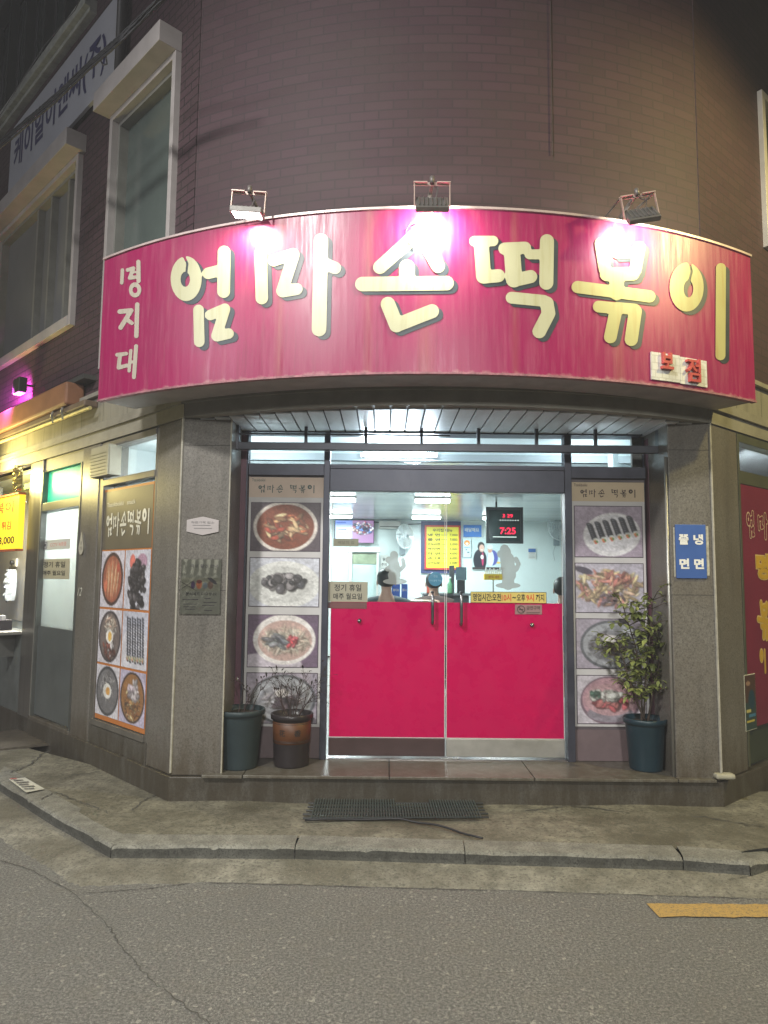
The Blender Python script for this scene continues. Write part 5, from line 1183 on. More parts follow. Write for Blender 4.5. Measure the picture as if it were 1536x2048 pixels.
# fan box / vent casing over the window's far end
ta, tb = tl(231, 920), tl(193, 920); zv1, zv0 = zl(215, 893), zl(215, 953)
t = thing('vent_box', 'beige ribbed vent casing at the top corner of the side window', 'vent', FL((ta+tb)/2, 0, zv0))
mb = MB(); mb.box(FL, ta, tb, zv0, zv1, -.05, .05); mb.build('casing', mat('vent_beige', (.30, .285, .22), .5, 0, .12), t, bevel=.006)
mb = MB(); [mb.box(FL, ta+.05, tb-.01, zv0+.02+k*.028, zv0+.034+k*.028, .051, .056) for k in range(int((zv1-zv0-.03)/.028))]; mb.box(FL, ta+.005, ta+.045, zv0, zv1, .051, .060); mb.build('louvre', mat('vent_louvre', (.26, .25, .19), .5), t)
# the big window banner
ORG = mat('banner_orange', (.50, .18, .05), .45, 0, .05); BBR = mat('banner_brown', (.135, .115, .08), .4, 0, .12, 3)
b0, b1 = w0+.035, w1-.105
t = thing('window_banner', 'window banner with cream lettering over six dish photos, on the left side window', 'banner', FL((b0+b1)/2, 0, zbB))
MB().box(FL, b0, b1, zbB, zbT, -.014, -.006).build('sheet', ORG, t)
zh0 = zl(240, 1098); zh1 = zbT-.02
MB().box(FL, b0+.004, b1-.004, zh0, zh1, -.0055, -.004).build('heading_panel', BBR, t)
FLm = lambda a, b, z: FL(b0+b1-a, b, z)                       # mirrored: text reads left to right seen from the street
glyph_line('heading_letters', ['um', 'ma', 'son', 'tteok', 'bokk', 'i'], FLm, b0+.06, b1-.04, zh0+(zh1-zh0)*.42, .20, -.002, mat('banner_cream', (.66, .64, .54), .4), t, .10, .85)
text('small_heading', 'Tteokbokki   snack', FLm, b0+.06, zh1-.11, .035, mat('banner_cream', (.66, .64, .54), .4), t, -.002, width=.50, align='L')
rows_ = [zh0-.012, zl(240, 1221), zl(240, 1337), zbB+.02]; kinds = [('sticks', 'sundae_pile'), ('egg_bowl', 'gimbap_row'), ('grey_bowl', 'curry_bowl')]
mid = (b0+b1)/2
for r_ in range(3):
    zt_, zb_ = rows_[r_], rows_[r_+1]+.018
    for c_ in range(2):
        a0 = b0+.006 if c_ == 0 else mid+.008; a1 = mid-.008 if c_ == 0 else b1-.006
        pic_mesh('picture', food(kinds[r_][c_], 46, 54, 30+r_*2+c_), FLm, a0, a1, zb_, zt_, -.003, t, flat=.95)
# ---- pillar extras: teardrop plaque, chalk mark
tq, zq = PL(165, 1088); t = thing('teardrop_plaque', 'small pale teardrop plaque on the narrow pillar beside the side door', 'plaque', FL(tq, 0, zq-.12))
f = lambda Xx, Yy: np.minimum(np.hypot(Xx/.8, Yy+.03)-.062, sd_cap(Xx, Yy, 0, -.01, 0, .10, .043, .006)); fl = lambda x, y, b: FL(tq-x, b, zq+y)
mb = MB(); sdf_mesh(mb, f, (-.08, .08, -.11, .13), .009, lambda x, y: (fl(x, y, .012), (x, y))); n = len(mb.v); mb.build('plate', mat('plaque_white', (.42, .40, .34), .45, 0, .1), t, recalc=False)
mb = MB(); sdf_mesh(mb, lambda X_, Y_: f(X_, Y_)+.001, (-.08, .08, -.11, .13), .009, lambda x, y: (fl(x, y, .001), (x, y))); o = mb.build('back', mat('plaque_edge', (.2, .19, .16)), t, recalc=False)
sd = o.modifiers.new('solid', 'SOLIDIFY'); sd.thickness = .010; sd.offset = 0
text('lettering', '물', lambda a, b, z: FL(tq-a, b, zq+z), 0, .01, .03, mat('plaque_ink', (.16, .15, .15)), t, .0135); text('lettering', '안심', lambda a, b, z: FL(tq-a, b, zq+z), 0, -.035, .03, mat('plaque_ink', (.16, .15, .15)), t, .0135)
tq2, zq2 = PL(160, 1183); o = text('chalk_mark', '12', lambda a, b, z: FL(tq2-a, b, zq2+z), 0, 0, .07, mat('chalk', (.50, .50, .44), .8), None, .003, slant=.4); tag(o, 'small chalk scribble on the narrow granite pillar', 'graffiti')
# ---- side door (recess) with green pane
d0, d1 = T_P2+.0, T_DR
zs1 = zl(158, 942, -.1); DO = -.045
mb = MB(); FDL = mat('side_door_frame', (.12, .125, .115), .4, .5, .15)
mb.box(FL, d0, d0+.03, .28, ZSO-.12, DO-.05, DO+.05); mb.box(FL, d1-.03, d1, .28, ZSO-.12, DO-.05, DO+.05)
zg1, zg0 = zl(120, 940, DO), zl(120, 1003, DO); zd1, zd0 = zl(120, 1020, DO), zl(120, 1257, DO)
mb.box(FL, d0+.03, d1-.03, zg1, ZSO-.12, DO-.05, DO+.045); mb.box(FL, d0+.03, d1-.03, zd1, zg0, DO-.05, DO+.045)
sdv = mb.build('side_door', FDL, BL, bevel=.003)
MB().box(FL, d0+.03, d1-.03, zg0, zg1, DO-.01, DO+.0).build('green_pane', film('green_film', (.12, .55, .40), .6), sdv)
FROSTG = film('hazy_glass', (.70, .74, .72), .65, .30)
MB().box(FL, d0+.03, d1-.03, zd0, zd1, DO-.01, DO).build('pane', FROSTG, sdv)
MB().box(FL, d0+.03, d1-.03, .30, zd0, DO-.03, DO+.02).build('lower_panel', mat('side_door_panel', (.15, .165, .165), .35, .4, .12, 4), sdv)
mb = MB(); mb.box(FL, d0-.1, d1+.1, ZSO-.12, ZSO+.01, -.3, -.02); mb.build('door_head', LB, BL)
mb = MB(); mb.box(FL, d0, d1+.02, .10, .285, -.3, .012); mb.build('door_step', GRAN, BL, bevel=.006)
fdl = lambda off: (lambda a, b, z: FL(-a, off+b, z))
def lsticker(name, label, cat, x0, y0, x1, y1, off, material, th=.002):
    t0, zz1 = PL((x0+x1)/2, y0, off); zz0 = PL((x0+x1)/2, y1, off)[1]; ta = tl(x1, (y0+y1)/2, off); tb = tl(x0, (y0+y1)/2, off)
    t = thing(name, label, cat, FL((ta+tb)/2, off, zz0)); MB().box(FL, ta, tb, zz0, zz1, off+.002, off+.002+th).build('sheet', material, t); return t, ta, tb, zz0, zz1
t, ta, tb, z0, z1 = lsticker('closing_day_sign', 'beige holiday notice on the glass of the side door at the far left', 'sign', 80, 1118, 140, 1158, DO, BEIGE)
g = lambda a, b, z: FL(-a, DO+b, z)
text('lettering', '정기 휴일', g, -(ta+tb)/2, z0+(z1-z0)*.72, .055, INK, t, .0055, width=(tb-ta)*.72, bold=.012); text('lettering', '매주 월요일', g, -(ta+tb)/2, z0+(z1-z0)*.30, .045, INK, t, .0055, width=(tb-ta)*.74, bold=.012)
t, ta, tb, z0, z1 = lsticker('camera_notice', 'white camera notice with pale red writing above the holiday notice on the side door', 'sign', 86, 1079, 141, 1099, DO, film('white_film', (.70, .70, .68), .4))
text('lettering', 'CCTV 녹화중', g, -((ta+tb)/2-.06), (z0+z1)/2, .04, mat('faded_red_ink', (.60, .25, .24)), t, .0055, width=(tb-ta)*.58, bold=.01)
mb = MB(); frame_rect(mb, FL, tb-.12, tb-.02, z0+.015, z1-.015, .006, DO+.0045, DO+.006); mb.box(FL, tb-.09, tb-.05, (z0+z1)/2-.012, (z0+z1)/2+.012, DO+.0045, DO+.006); mb.build('symbol', mat('grey_ink', (.1, .1, .1)), t)
# metal post between door and snack window
mb = MB(); mb.box(FL, T_DR, T_POST, .1, ZSO-.0, -.25, .0); mb.build('metal_post', mat('brushed_post', (.26, .25, .235), .32, .75, .18, 3, stretch=(6, 6, .4)), BL, bevel=.005)
MB().box(FL, T_DR-.012, T_DR+.002, .28, ZSO-.1, -.1, .008).build('post_edge', ALU, BL)
# snack window
s0, s1 = T_POST, T_POST+2.6
zc = zl(25, 1262)
MB().box(FL, s0, s1+3, .1, zc-.02, -.25, -.012).build('counter_wall', mat('counter_grey', (.13, .14, .135), .5, .2, .2), BL)
t = thing('serving_shelf', 'stainless serving shelf on brackets under the snack window at the far left', 'shelf', FL(s0+.8, 0, zc)); MB().box(FL, s0+.02, s1, zc-.02, zc+.01, -.01, .20).build('shelf_board', ALU, t, bevel=.003)
[MB().box(FL, q, q+.02, zc-.25, zc-.021, -.01, .14).build('bracket', mat('bracket_grey', (.16, .16, .15), .4, .5), t) for q in (s0+.22, s0+1.2)]
t = thing('napkin_box', 'small dark box with white tissues on the serving shelf', 'box', FL(s0+.42, .08, zc+.011)); MB().box(FL, s0+.28, s0+.58, zc+.011, zc+.11, -.0, .12).build('box', mat('dark_box', (.05, .045, .05)), t, bevel=.003); MB().box(FL, s0+.36, s0+.50, zc+.11, zc+.15, .04, .08).build('tissue', WHITE, t)
mb = MB(); mb.box(FL, s0, s0+.04, zc, ZSO-.1, -.2, -.03); mb.box(FL, s0+1.5, s0+1.56, zc, ZSO-.1, -.2, -.03); mb.build('snack_window', FDL, BL)
mb = MB(); mb.box(FL, s0+.02, s1+1, zc, 2.6, -.62, -.6); mb.build('snack_room_wall', mat('kitchen_steel_panel', (.55, .55, .54), .35, .3, .1, stretch=(8, 8, .3)), BL)
p = FL(s0+.9, -.32, 2.5); light('snack_room_light', 'AREA', p, 90, (1, .98, .9), (p[0], p[1], 0), shape='RECTANGLE', size=.6, size_y=.3)
# orange fascia light sign (yellow) over the snack window
YSG = emis('lit_yellow_sign', (1.0, .72, .03), 1.05, (.7, .5, .03))
zy1, zy0 = zl(25, 992, .05), zl(25, 1098, .05)
t = thing('yellow_menu_sign', 'lit yellow menu sign over the snack window at the far left edge', 'sign', FL(s0+1, .05, zy0)); ta = s0+.10
MB().box(FL, ta, s1, zy0, zy1, .0, .06).build('panel', YSG, t, bevel=.004)
mb = MB(); mb.box(FL, ta-.01, s1, zy0-.02, zy0-.001, -.0, .075); mb.box(FL, ta-.01, s1, zy1+.001, zy1+.02, -.0, .075); mb.build('edge', mat('sign_edge_red', (.40, .09, .03)), t)
gy = lambda a, b, z: FL(-a, b, z)
text('lettering', '어묵  순대  튀김', gy, -(ta+.75), zy0+(zy1-zy0)*.45, .09, mat('sign_red', (.45, .05, .02)), t, .063, width=1.1, bold=.015); text('lettering', '2개 3,000', gy, -(ta+.5), zy0+(zy1-zy0)*.17, .10, INK, t, .063, width=.85, bold=.02)
text('lettering', '떡볶이', gy, -(ta+.6), zy0+(zy1-zy0)*.80, .12, mat('sign_brown', (.30, .10, .02)), t, .063, width=.9, bold=.02)
z2 = zl(25, 985, -.1); MB().box(FL, s0+.04, s0+.45, z2, ZSO-.16, -.1, -.09).build('upper_pane', film('pale_green_pane', (.35, .5, .35), .5), BL)
t = thing('coiled_foil_bag', 'crumpled shiny bag hanging beside the yellow menu sign', 'bag', FL(s0+.12, .02, z2)); P_ = []
mb = MB(); rr = random.Random(3)
def crumple(mb, frf, w_, h_, d_, n=9, m_=12, k=.25):
    g_ = [[mb.vert(frf((i/n-.5)*w_*(1-.35*abs(2*j/m_-1)**3), d_*math.sin(math.pi*i/n)*(1+k*(rr.random()-.5)*2), (j/m_-.5)*h_)) for i in range(n+1)] for j in range(m_+1)]
    for j in range(m_):
        for i in range(n): mb.f.append([g_[j][i], g_[j][i+1], g_[j+1][i+1], g_[j+1][i]])
qt, qz = PL(40, 957, .02); crumple(mb, lambda a, b, z: FL(qt-a, .02+b, qz+z), .16, .26, .06); mb.build('bag', mat('foil', (.35, .30, .12), .2, .8, .3, 30), t)
t = thing('plastic_bag', 'white plastic bag hanging from a plug socket in the snack window', 'bag', FL(s0+.3, -.5, 1.9)); mb = MB(); qt, qz = PL(22, 1170, -.5); crumple(mb, lambda a, b, z: FL(qt-a, -.52+b, qz+z), .26, .38, .09); mb.build('bag', mat('bag_white', (.62, .68, .75), .25, 0, .1, 30), t)
qt, qz = PL(28, 1125, -.58); t = thing('plug_socket', 'white wall plug socket with a black lead in the snack window', 'socket', FL(qt, -.6, qz)); MB().box(FL, qt-.07, qt+.07, qz-.05, qz+.05, -.599, -.58).build('plate', WHITE, t); mb = MB(); mb.tube([FL(qt+.01, -.57, qz), FL(qt+.02, -.53, qz-.1), FL(qt+.06, -.55, qz-.3), FL(qt+.1, -.55, qz-.5)], .009, 6); mb.tube([FL(qt+.01, -.58, qz), FL(qt+.01, -.54, qz)], .028, 10); mb.build('lead', BLACKP, t)
p = FL(s0+.55, .42, 2.62); light('yellow_sign_fill', 'AREA', p, 42, (1.0, .83, .30), FL(s0+.1, -.1, 2.8), shape='RECTANGLE', size=.7, size_y=.12)  # added area light carrying the yellow sign's glow onto the wall band
# awning box, flood light, pipe clamp on the left wall
t = thing('awning_box', 'long brown and orange folded awning box along the left wall over the snack window', 'awning', FL(s0+1, .1, 2.9)); za1 = zl(0, 812, .12)-.10; za0 = zl(0, 878, .12); ta = tl(140, 785, .12)
mb = MB(); mb.box(FL, ta, 7, za0+.06, za1, -.01, .16); mb.build('cassette', mat('awning_orange', (.22, .10, .05), .6, 0, .15), t, bevel=.02); mb = MB(); mb.box(FL, ta-.32, 7, za0, za0+.055, -.0, .12); mb.build('valance', mat('awning_brown', (.13, .09, .06), .6), t, bevel=.01)
mb = MB(); mb.tube([FL(ta-.40, .10, za0-.03), FL(6.8, .13, za0-.03)], .016, 8); mb.build('front_bar', mat('awning_bar', (.60, .52, .22), .4, .3), t)
for q in (tl(108, 800, .12), tl(128, 790, .12)):
    mb = MB(); mb.tube([FL(q, .0, za0+.16), FL(q, .10, za0+.12), FL(q-.02, .14, za0+.02), FL(q+.02, .11, za0-.04)], .012, 6); mb.build('hook', mat('hook_metal', (.5, .5, .46), .3, .8), t)
qt, qz = PL(40, 772, .12); t = thing('small_flood_lamp', 'small black flood lamp on the brick wall with a magenta glow below it', 'lamp', FL(qt, .1, qz)); MB().box(FL, qt-.09, qt+.09, qz-.075, qz+.075, .08, .16).build('housing', BLACKP, t, bevel=.006); MB().box(FL, qt-.08, qt+.08, qz-.082, qz-.0755, .085, .155).build('lens', emis('magenta_lens', (1, .1, .9), 4), t)
mb = MB(); mb.tube([FL(qt, -.02, qz+.02), FL(qt, .08, qz+.02)], .012); mb.build('arm', BLACKP, t)
p = FL(qt+.12, .22, qz-.05); light('magenta_light', 'SPOT', p, 220, (1, .10, .90), FL(qt+.28, -.02, qz-.15), spot_size=2.6, spot_blend=.9, shadow_soft_size=.05)
t0 = tl(158, 770, .03); zp = zl(158, 765, .03); MB().box(FL, t0-.25, t0+.12, zp-.02, zp+.02, -.02, .09).build('wall_ledge', mat('ledge_dark', (.05, .05, .045)), BL)
# white company banner and pipes, on the upper left wall
zbn1, zbn0 = zl(235, -12, .05), zl(228, 153, .05); tn0 = tl(232, 60, .05); tn1 = tl(20, 320, .05)
t = thing('company_banner', 'long white banner with dark blue company lettering on the upper left wall', 'banner', FL((tn0+tn1)/2, .05, zbn0))
MB().box(FL, tn0, tn1, zbn0, zbn1, .02, .05).build('panel', mat('banner_white', (.40, .41, .45), .5, 0, .08, 2), t)
text('lettering', '케이알이앤씨(주)', gy, -(tn0+tn1)/2-.02, (zbn0+zbn1)/2-.01, (zbn1-zbn0)*.58, mat('banner_navy', (.035, .035, .11), .5), t, .053, width=(tn1-tn0)*.88, bold=.025)
mb = MB(); q = tl(243, 60, .04); mb.tube([FL(q-.02, .05, ZA1+.17), FL(q-.02, .05, ZR)], .045, 10); o = mb.build('drain_pipe', mat('pipe_dark', (.035, .033, .034), .5), None, smooth=True); tag(o, 'dark vertical drain pipe beside the white company banner', 'pipe')
# overhead cable bundle in front of the left wall
t = thing('cable_bundle', 'bundle of sagging black overhead cables crossing in front of the white company banner', 'cables', (-3, 4.5, 4.5))
def cab(pts, Y0, Y1, r, nm='cable', jit=0):
    n = 22; P_ = seg_pts(pts, n); out = []
    for i, p in enumerate(P_): Y = Y0+(Y1-Y0)*i/(len(P_)-1); q = PY(p[0], p[1], Y); out.append((q[0]+jit*(random.random()-.5), Y, q[1]+jit*(random.random()-.5)))
    return MB().tube(out, r, 6).build(nm, mat('cable_black', (.018, .018, .02), .5), t, smooth=True)
for k, (dx, dy, r) in enumerate(((0, 0, .009), (6, 3, .006), (-5, -5, .007), (10, 9, .008), (3, 10, .006), (-9, 3, .005))):
    cab([(-40, 320+dy), (30, 262+dy), (110, 195+dy), (180, 128+dy), (240, 76+dy), (350+dx, -30)], 5.6, 3.9, r, jit=.006)
cab([(30, 262), (90, 205), (115, 188)], 5.45, 5.0, .004); cab([(40, 255), (100, 196), (120, 180)], 5.4, 5.0, .004); cab([(200, 118), (206, 130), (214, 128), (212, 112)], 4.5, 4.45, .005, 'loop')
cab([(-20, 262), (90, 90), (150, 20), (170, -20)], 5.0, 4.5, .003)
t['label'] = 'bundle of sagging black overhead cables crossing in front of the white company banner'

# ================================================================== RIGHT WALL
def tr(px, py=1200, off=0): return PR(px, py, off)[0]
def zr_(px, py, off=0): return PR(px, py, off)[1]
r0 = T_R+.01; zt0 = zr_(1482, 941); ztt = 2.66; zbt = zr_(1482, 968); zbb = zr_(1500, 1457)
FRR = mat('green_grey_frame', (.10, .105, .07), .45, .3, .15)
mb = MB(); mb.box(FR, r0, r0+.03, .28, ZSO, -.1, .0); mb.box(FR, r0+.03, 4, zbt+.004, zt0, -.1, .0); mb.box(FR, r0+.03, 4, ztt-.02, ZSO, -.1, .0); srw = mb.build('side_window', FRR, BL, bevel=.003)
MB().box(FR, r0+.03, 4, zt0, ztt-.02, -.06, -.05).build('pane', PANE, srw); MB().box(FR, r0+.03, 4, .28, zbb, -.08, -.03).build('lower_panel', mat('dark_green_panel', (.045, .06, .045), .3, .1), srw)
mb = MB(); mb.box(FR, .3, 5, .3, ZSO+.05, -1.0, -.95); mb.box(FR, .3, 5, ZSO, ZSO+.05, -.95, -.26); mb.build('store_wall', WALLW, BL)
p = FR(1.2, -.6, 2.6); light('store_light', 'POINT', (p[0], p[1], 2.3), 30, (.95, .98, 1), shadow_soft_size=.08)
t = thing('red_banner', 'dark red window banner with outlined and yellow letters on the right wall', 'banner', FR(r0+.9, 0, zbb))
MB().box(FR, r0+.035, r0+1.9, zbb, zbt, -.06, -.004).build('sheet', mat('banner_maroon', (.17, .022, .045), .4, 0, .1, 3), t)
gr = lambda a, b, z: FR(a, b, z); YL = mat('banner_yellow', (.52, .32, .03), .45, 0, .06); YO = mat('banner_yellow_rim', (.56, .40, .14), .45)
# outlined small heading: 엄마손 as outlines
qa, qz1 = PR(1493, 1020); _, qz0 = PR(1493, 1075)
for k, key in enumerate(('um', 'ma', 'son')):
    bx = bbox(GL[key], 0); hh_ = abs(qz1-qz0); sc = hh_/(bx[3]-bx[2]); x = qa+k*.20; f0_ = glyph_sdf(GL[key])
    mb = MB(); sdf_mesh(mb, lambda X_, Y_: np.abs(f0_(X_, Y_)-4)-3.6, bbox(GL[key], 12), 5, lambda px, py: (FR(x+(px-bx[0])*sc*1.0, -.001, qz1-(py-bx[2])*sc), (0, 0))); mb.build('outlined_letter', mat('banner_outline', (.50, .34, .25)), t, recalc=False)
for (s_, px, y0, y1) in (('명', 1512, 1108, 1158), ('·', 1532, 1158, 1172), ('볶', 1514, 1202, 1282), ('이', 1520, 1300, 1348)):
    if s_ == '·': continue
    a_, z1 = PR(px, y0); z0 = PR(px, y1)[1]
    key = {'볶': 'bokk', '이': 'i'}.get(s_)
    if key:
        bx = bbox(GL[key], 0); sc = (z1-z0)/(bx[3]-bx[2]); f0_ = glyph_sdf(GL[key])
        for (o_, m_, b_) in ((9, YO, -.002), (1, YL, -.0005)):
            mb = MB(); sdf_mesh(mb, lambda X_, Y_: f0_(X_, Y_)-o_, bbox(GL[key], 14), 5, lambda px_, py_: (FR(a_+(px_-bx[0])*sc*.95, b_, z1-(py_-bx[2])*sc), (0, 0))); mb.build('letter', m_, t, recalc=False)
    else:
        text('letter', s_, gr, a_+.12, (z1+z0)/2, (z1-z0)*1.1, YO, t, -.002, width=.26, bold=.09); text('letter', s_, gr, a_+.12, (z1+z0)/2, z1-z0, YL, t, -.0005, width=.24, bold=.05)
# small flyer at the bottom of the red banner
fa, fz1 = PR(1491, 1352, .01); fb, fz0 = PR(1516, 1456, .01)
t = thing('small_flyer', 'torn green and yellow flyer stuck on the lower corner of the red banner', 'flyer', FR((fa+fb)/2, 0, fz0)); P = Paint(20, 56, (80, 60, 50)); P.rect(0, .5, 1, 1, (52, 70, 66)).rect(.1, .62, .5, .68, (190, 180, 110)).rect(.3, .72, .9, .78, (70, 120, 150)).rect(.1, .82, .8, .87, (190, 175, 80)).ell(.6, .45, .3, .5, (40, 66, 78)).ell(.3, .15, .2, .12, (150, 120, 100)); pic_mesh('picture', P, FR, fa, fb, fz0, fz1, .003, t)
MB().box(FR, fa-.004, fb+.004, fz0-.004, fz1+.004, -.003, .0015).build('sheet', PAPER, t)
mb = MB(); q = PR(1109, 100)[0]; x, z = PY(1109, 300, 4.5)
yv = CB[1]-math.sqrt((RB-.02)**2-(x-CB[0])**2)-.006; mb.tube([(x, yv, z), (x, yv, ZR)], .0035, 6); tag(mb.build('wall_wire', mat('wire_brown', (.05, .035, .035))), 'thin dark wire running straight up the curved brick wall', 'wire')

# ================================================================== POTS AND PLANTS
def pot(name, label, cx, cy, rt, rb, h, material, band=None, rim=None, group=None, z0=ZPL):
    t = thing(name, label, 'plant pot', (cx, cy, z0), group)
    prof = [(rb, z0), (rb+.004, z0+.01), (rt-.018, z0+h-.045), (rt-.016, z0+h-.04), (rt-.002, z0+h-.036), (rt, z0+h-.006), (rt-.006, z0+h), (rt-.016, z0+h-.004), (rt-.022, z0+h-.05), (rt-.024, z0+h-.055)]
    mb = MB(); rings = []; n = 40
    for r, z in prof: rings.append([mb.vert((cx+r*math.cos(6.28318*k/n), cy+r*math.sin(6.28318*k/n), z)) for k in range(n)])
    for a, b in zip(rings, rings[1:]):
        for k in range(n): mb.f.append([a[k], a[(k+1) % n], b[(k+1) % n], b[k]])
    mb.f.append(rings[0][::-1]); p = mb.build('pot', material, t, smooth=True)
    mb = MB(); c = mb.vert((cx, cy, z0+h-.03)); rr2 = [[mb.vert((cx+r*math.cos(6.28318*k/20), cy+r*math.sin(6.28318*k/20), z0+h-.045+.012*random.random()+(.01 if r < .1 else 0))) for k in range(20)] for r in (rt*.35, rt*.65, rt-.021)]
    for k in range(20): mb.f.append([c, rr2[0][k], rr2[0][(k+1) % 20]])
    for a, b in zip(rr2, rr2[1:]):
        for k in range(20): mb.f.append([a[k], b[k], b[(k+1) % 20], a[(k+1) % 20]])
    mb.build('soil', mat('potting_soil', (.035, .026, .018), .95, 0, .5, 60, .8), t)
    return t
PT1 = mat('pot_slate_blue', (.028, .044, .050), .48, 0, .18, 5, .06); PT3 = mat('pot_teal_blue', (.012, .034, .048), .4, 0, .15, 5, .05); PT2 = mat('pot_dark_brown', (.028, .022, .024), .35, 0, .15, 8)
tA = pot('flower_pot', 'largest slate blue plastic pot with bare twigs at the left pillar', -.995, 5.10, .172, .120, .40, PT1)
tB = pot('flower_pot', 'dark glazed pot with an orange band and black characters left of the doors', -.640, 5.17, .152, .120, .36, PT2)
tC = pot('flower_pot', 'dark blue plastic pot with a leafy shrub right of the doors', 1.865, 5.15, .152, .108, .355, PT3)
cx, cy = -.640, 5.17; bz0, bz1 = PY(600, 1492, 5.02)[1], PY(600, 1449, 5.02)[1]
def rad(z): return .120+.004+(.152-.018-.124)*(z-ZPL-.01)/(.36-.055)+.0025
mb = MB(); 
mb.lathe(cx, cy, [(rad(bz0)-.004, bz0-.002), (rad(bz0), bz0), (rad(bz1), bz1), (rad(bz1)-.004, bz1+.002)], 40); mb.f = mb.f[:-2]; mb.build('orange_band', mat('glaze_orange', (.10, .036, .012), .5, 0, .15, 10), tB, smooth=True)
mb = MB()
for zz in (bz0+.012, bz0+.02, bz1-.008): mb.lathe(cx, cy, [(rad(zz)+.0005, zz-.0015), (rad(zz)+.0015, zz), (rad(zz)+.0005, zz+.0015)], 40); mb.f = mb.f[:-2]
mb.build('band_line', INK, tB)
def PB(a, b, z): r = rad(z)+b; q = a/.13; return (cx+r*math.sin(q), cy-r*math.cos(q), z)
text('character', '花', PB, -.052, (bz0+bz1)/2+.006, .045, INK, tB, .002, bold=.01); text('character', '香', PB, .055, (bz0+bz1)/2+.006, .045, INK, tB, .002, bold=.01)
BARK = mat('twig_bark', (.07, .05, .038), .8, 0, .3, 30, .3)
def leafmat(name, c1, c2):
    t = NT(name); v = t.coord(); f = t.noise(v, 9, 3); oi = t.n('ShaderNodeNewGeometry'); cc = t.ramp(f, [(.3, c1), (.7, c2)])
    rn = t.mix(t.ramp(oi.outputs['Random Per Island'], [(0, (0,)*3), (1, (.8,)*3)]), cc, c2)
    t.l(rn, t.b.inputs['Base Color']); t.b.inputs['Roughness'].default_value = .32
    tl_ = t.n('ShaderNodeBsdfTranslucent'); t.l(rn, tl_.inputs[0]); mx = t.n('ShaderNodeMixShader'); mx.inputs[0].default_value = .22; t.l(t.b.outputs[0], mx.inputs[1]); t.l(tl_.outputs[0], mx.inputs[2]); t.l(mx.outputs[0], t.out.inputs[0]); return t.m
LEAF = leafmat('glossy_leaf', (.07, .11, .03), (.33, .37, .12)); LEAFD = leafmat('dark_dry_leaf', (.016, .020, .014), (.04, .035, .028))
def leaf_(mb, p, d, up, L, W_):
    d = d.normalized(); s_ = d.cross(up); 
    if s_.length < .05: s_ = d.cross(Vector((1, 0, 0)))
    s_.normalize(); n_ = s_.cross(d); c = []
    for t_, w_ in ((0, .02), (.25, .75), (.55, 1.), (.82, .6), (1, .03)):
        o = p+d*L*t_-n_*L*.22*t_*t_; c.append((mb.vert(o+s_*W_*w_/2+n_*W_*w_*.16), mb.vert(o), mb.vert(o-s_*W_*w_/2+n_*W_*w_*.16)))
    for a, b in zip(c, c[1:]): mb.f.append([a[0], b[0], b[1], a[1]]); mb.f.append([a[1], b[1], b[2], a[2]])
rr = random.Random(21)
def P0(px, py, Y): q = PY(px, py, Y); return Vector((q[0], Y, q[1]))
# shrub in pot C: stems then branches then leaves along them
st = MB(); lv = MB(); base = Vector((1.865, 5.15, ZPL+.31)); allb = []
stems = [[(1281, 1440), (1283, 1360), (1270, 1290), (1246, 1212)], [(1286, 1440), (1292, 1350), (1300, 1270), (1306, 1200)], [(1275, 1440), (1264, 1380), (1250, 1330), (1232, 1280)], [(1292, 1440), (1308, 1370), (1326, 1300), (1340, 1235)]]
for si, S_ in enumerate(stems):
    P_ = [P0(x, y, 5.13+.05*math.sin(si*2+i)) for i, (x, y) in enumerate(S_)]; P_[0] = base+Vector((.015*(si-1.5), .01*(si % 2), 0)); pts = []
    for a, b in zip(P_, P_[1:]): pts += [a.lerp(b, k/4) for k in range(4)]
    pts.append(P_[-1]); st.tube(pts, [.0085*(1-.7*i/len(pts)) for i in range(len(pts))], 7)
    n = len(pts)
    for i in range(int(n*.28), n):
        for _ in range(4):
            th = rr.random()*6.283; L = (.06+.14*rr.random())*(1.0 if i > n*.5 else .75); d = Vector((math.cos(th)*1.9, math.sin(th)*.8, .1+.6*rr.random())).normalized()
            e = pts[i]+d*L; m_ = pts[i].lerp(e, .5)+Vector((0, 0, .01)); st.tube([pts[i], m_, e], [.003, .0025, .0015], 5); allb.append((pts[i], m_, e, d))
X0, X1 = PY(1212, 1300, 5.1)[0], PY(1352, 1300, 5.1)[0]
for (a, m_, e, d) in allb:
    for t_ in (.35, .6, .8, .95, 1.0):
        for _ in range(1 if t_ < .5 else 2):
            p = (a.lerp(m_, t_*2) if t_ < .5 else m_.lerp(e, t_*2-1)); th = rr.random()*6.283; dd = (d*.5+Vector((math.cos(th), math.sin(th), (rr.random()-.62)*1.5)))
            q = p+dd.normalized()*.03
            if rr.random() < .46: continue
            leaf_(lv, p, dd, Vector((0, 0, 1)), .040+.032*rr.random(), .024+.016*rr.random())
st.build('stem', BARK, tC, smooth=True); lv.build('foliage', LEAF, tC)
